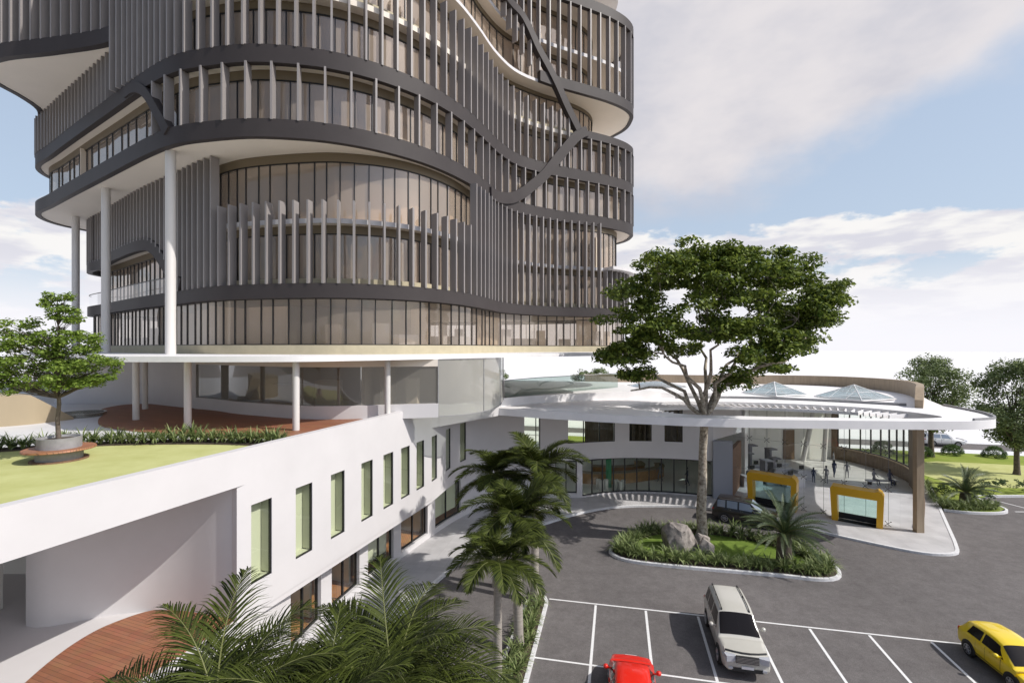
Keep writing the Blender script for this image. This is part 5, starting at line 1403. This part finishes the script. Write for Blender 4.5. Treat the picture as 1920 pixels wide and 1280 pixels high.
    for sg in (1, -1):
        for u in (4.75, 5.85): m = MB(); p = S(u, 4.3, .02, sg); m.box(p, (.2, .035, .035)); m.build('door_handle', M['chrome' if kind == 'suv' else paint], T)
        p = S(7.25, 5.2, .0, sg); m = MB()
        m.box((p[0], p[1] + sg * .06, p[2] + .02), (.05, .14, .05)); 
        c = (p[0], p[1] + sg * .20, p[2] + .06); m.lathe([(.03, -.085), (.09, -.05), (.10, .0), (.09, .05), (.03, .085)], c, 12)
        m.build('wing_mirror', M[paint], T, smooth=60)
        # lamps
        m = MB(); patch(m, n - 3.6, n - 2.35, 5.2, 3.8, sg, 5, 5, .014) if kind != 'suv' else patch(m, n - 4.2, n - 3.2, 4.9, 3.9, sg, 5, 5, .012); m.build('headlight', M['lamp'], T, smooth=60)
        m = MB(); patch(m, 1.05, 2.0, 3.8, 5.4, sg, 4, 4, .014); m.build('tail_light', M['tail'], T, smooth=60)
        if rails:
            m = MB(); q = [S(u, 7.2, .05, sg) for u in (3.3, 4, 5, 6, 6.7)]; m.tube(q, .022, 6)
            for e in (q[0], q[2], q[-1]): m.box((e[0], e[1], e[2] - .025), (.14, .04, .06))
            m.build('roof_rail', M['trim'], T, smooth=60)
    if kind == 'suv':
        for sg in (1, -1):
            m = MB(); m.box((h - .10, sg * w * .69, .865), (.26, w * .40, .23), sg * -.24); m.build('headlight', M['lamp'], T)
            m = MB(); m.box((h + .0, sg * w * .68, .50), (.06, .16, .08)); m.build('fog_light', M['lamp'], T)
        m = MB(); q = [(h - .17 - .05 * abs(t) ** 2 * 3, t * w * .84, H * .545 + .025) for t in (-1, -.6, -.2, .2, .6, 1)]; m.tube(q, .035, 6); m.build('bonnet_deflector', M['trim'], T)
    # grille, plate
    m = MB(); zg = .85 if kind == 'suv' else .52
    m.box((h - .01, 0, zg), (.10, W * .46, .28 if kind == 'suv' else .12)); m.build('grille', M['trim'], T)
    m = MB()
    for k in range(5 if kind == 'suv' else 2): m.box((h + .05, 0, zg - .11 + k * (.055 if kind == 'suv' else .06)), (.03, W * .46, .026))
    m.build('grille_bars', M['chrome'], T)
    for sx in (1, -1): m = MB(); m.box((sx * (h + .025), 0, .56 if sx > 0 else .75), (.015, .46, .11)); m.build('number_plate', M['whiteroof'], T)
    # wheels
    wr = .375 if kind == 'suv' else .31
    wb = L_ * .29
    for sx in (wb, -wb * 1.03):
        for sg in (1, -1):
            m = MB(); 
            arc = [(sx + math.cos(t) * (wr + .075), wr + math.sin(t) * (wr + .075)) for t in [math.pi * k / 14 for k in range(-1, 16)]]
            arcs = arc + [(sx - wr - .07, .2), (sx + wr + .07, .2)]
            yy = sg * (w + .004)
            m.add([(p[0], yy, p[1]) for p in arc] + [(p[0], yy - sg * .3, p[1]) for p in arc], [tuple(range(len(arc)))] + [(i, i + 1, i + 1 + len(arc), i + len(arc)) for i in range(len(arc) - 1)])
            m.build('wheel_arch', M['trim'], T)
            wl = bpy.data.objects.new('wheel', None); COL.objects.link(wl); wl.parent = T; wl.location = (sx, sg * (w - .09), wr); wl.empty_display_size = .2
            m = MB(); m.lathe([(wr * .62, -.115), (wr * .95, -.11), (wr, -.07), (wr, .07), (wr * .95, .11), (wr * .62, .115), (wr * .62, -.115)], seg=28, cap=False)
            m.v = [(a, c * 1.0, b_) for a, b_, c in m.v]; m.build('tyre', M['rubber'], wl, smooth=50)
            m = MB(); m.lathe([(.05, .0), (wr * .6, .0), (wr * .64, .03)], seg=20); m.v = [(a, sg * (.085 + c * .9) , b_) for a, b_, c in m.v]
            rimb = len(m.v); mm = MB()
            for k in range(7):
                t = 2 * math.pi * k / 7; mm.tube([(math.cos(t) * .03, sg * .12, math.sin(t) * .03), (math.cos(t) * wr * .62, sg * .115, math.sin(t) * wr * .62)], [.03, .022], 6)
            mm.lathe([(wr * .58, 0), (wr * .66, .0), (wr * .66, .03), (wr * .58, .03)], seg=24, cap=False)
            k0 = len(mm.v) - 24 * 4
            mm.v[k0:] = [(a, sg * (.10 + c), b_) for a, b_, c in mm.v[k0:]]
            mm.build('rim', M['rim'], wl, smooth=50)
            m = MB(); m.lathe([(.01, 0), (wr * .6, .0)], seg=20); m.v = [(a, sg * (.09 + c), b_) for a, b_, c in m.v]; m.build('brake_disc', M['trim'], wl)
    return T
DIR = math.atan2(-.9766, -.215)
car('champagne silver off-road estate parked nose-first toward the viewer in a marked bay', (10.05, 21.75, 0), DIR, 4.75, 1.88, 1.84, 'car_silver')
car('bright red hatchback cut by the bottom edge, parked facing away', (4.55, 18.15, 0), DIR + math.pi, 4.1, 1.75, 1.48, 'car_red', 'hatch', rails=False)
car('bright yellow hatchback parked at the right edge, nose toward the viewer', (20.7, 19.85, 0), DIR + .06, 3.7, 1.72, 1.47, 'car_yellow', 'hatch', rails=False)
car('black off-road estate waiting by the kerb in front of the first yellow portal', (18.1, 37.15, 0), math.atan2(-.52, .85), 4.7, 1.9, 1.82, 'car_black', glass='carglass_b', rails=False)
car('white estate car on the far road beyond the lawn', (59.3, 66.3, .02), math.atan2(-.25, 1), 4.9, 1.95, 1.8, 'car_white', glass='carglass_b')
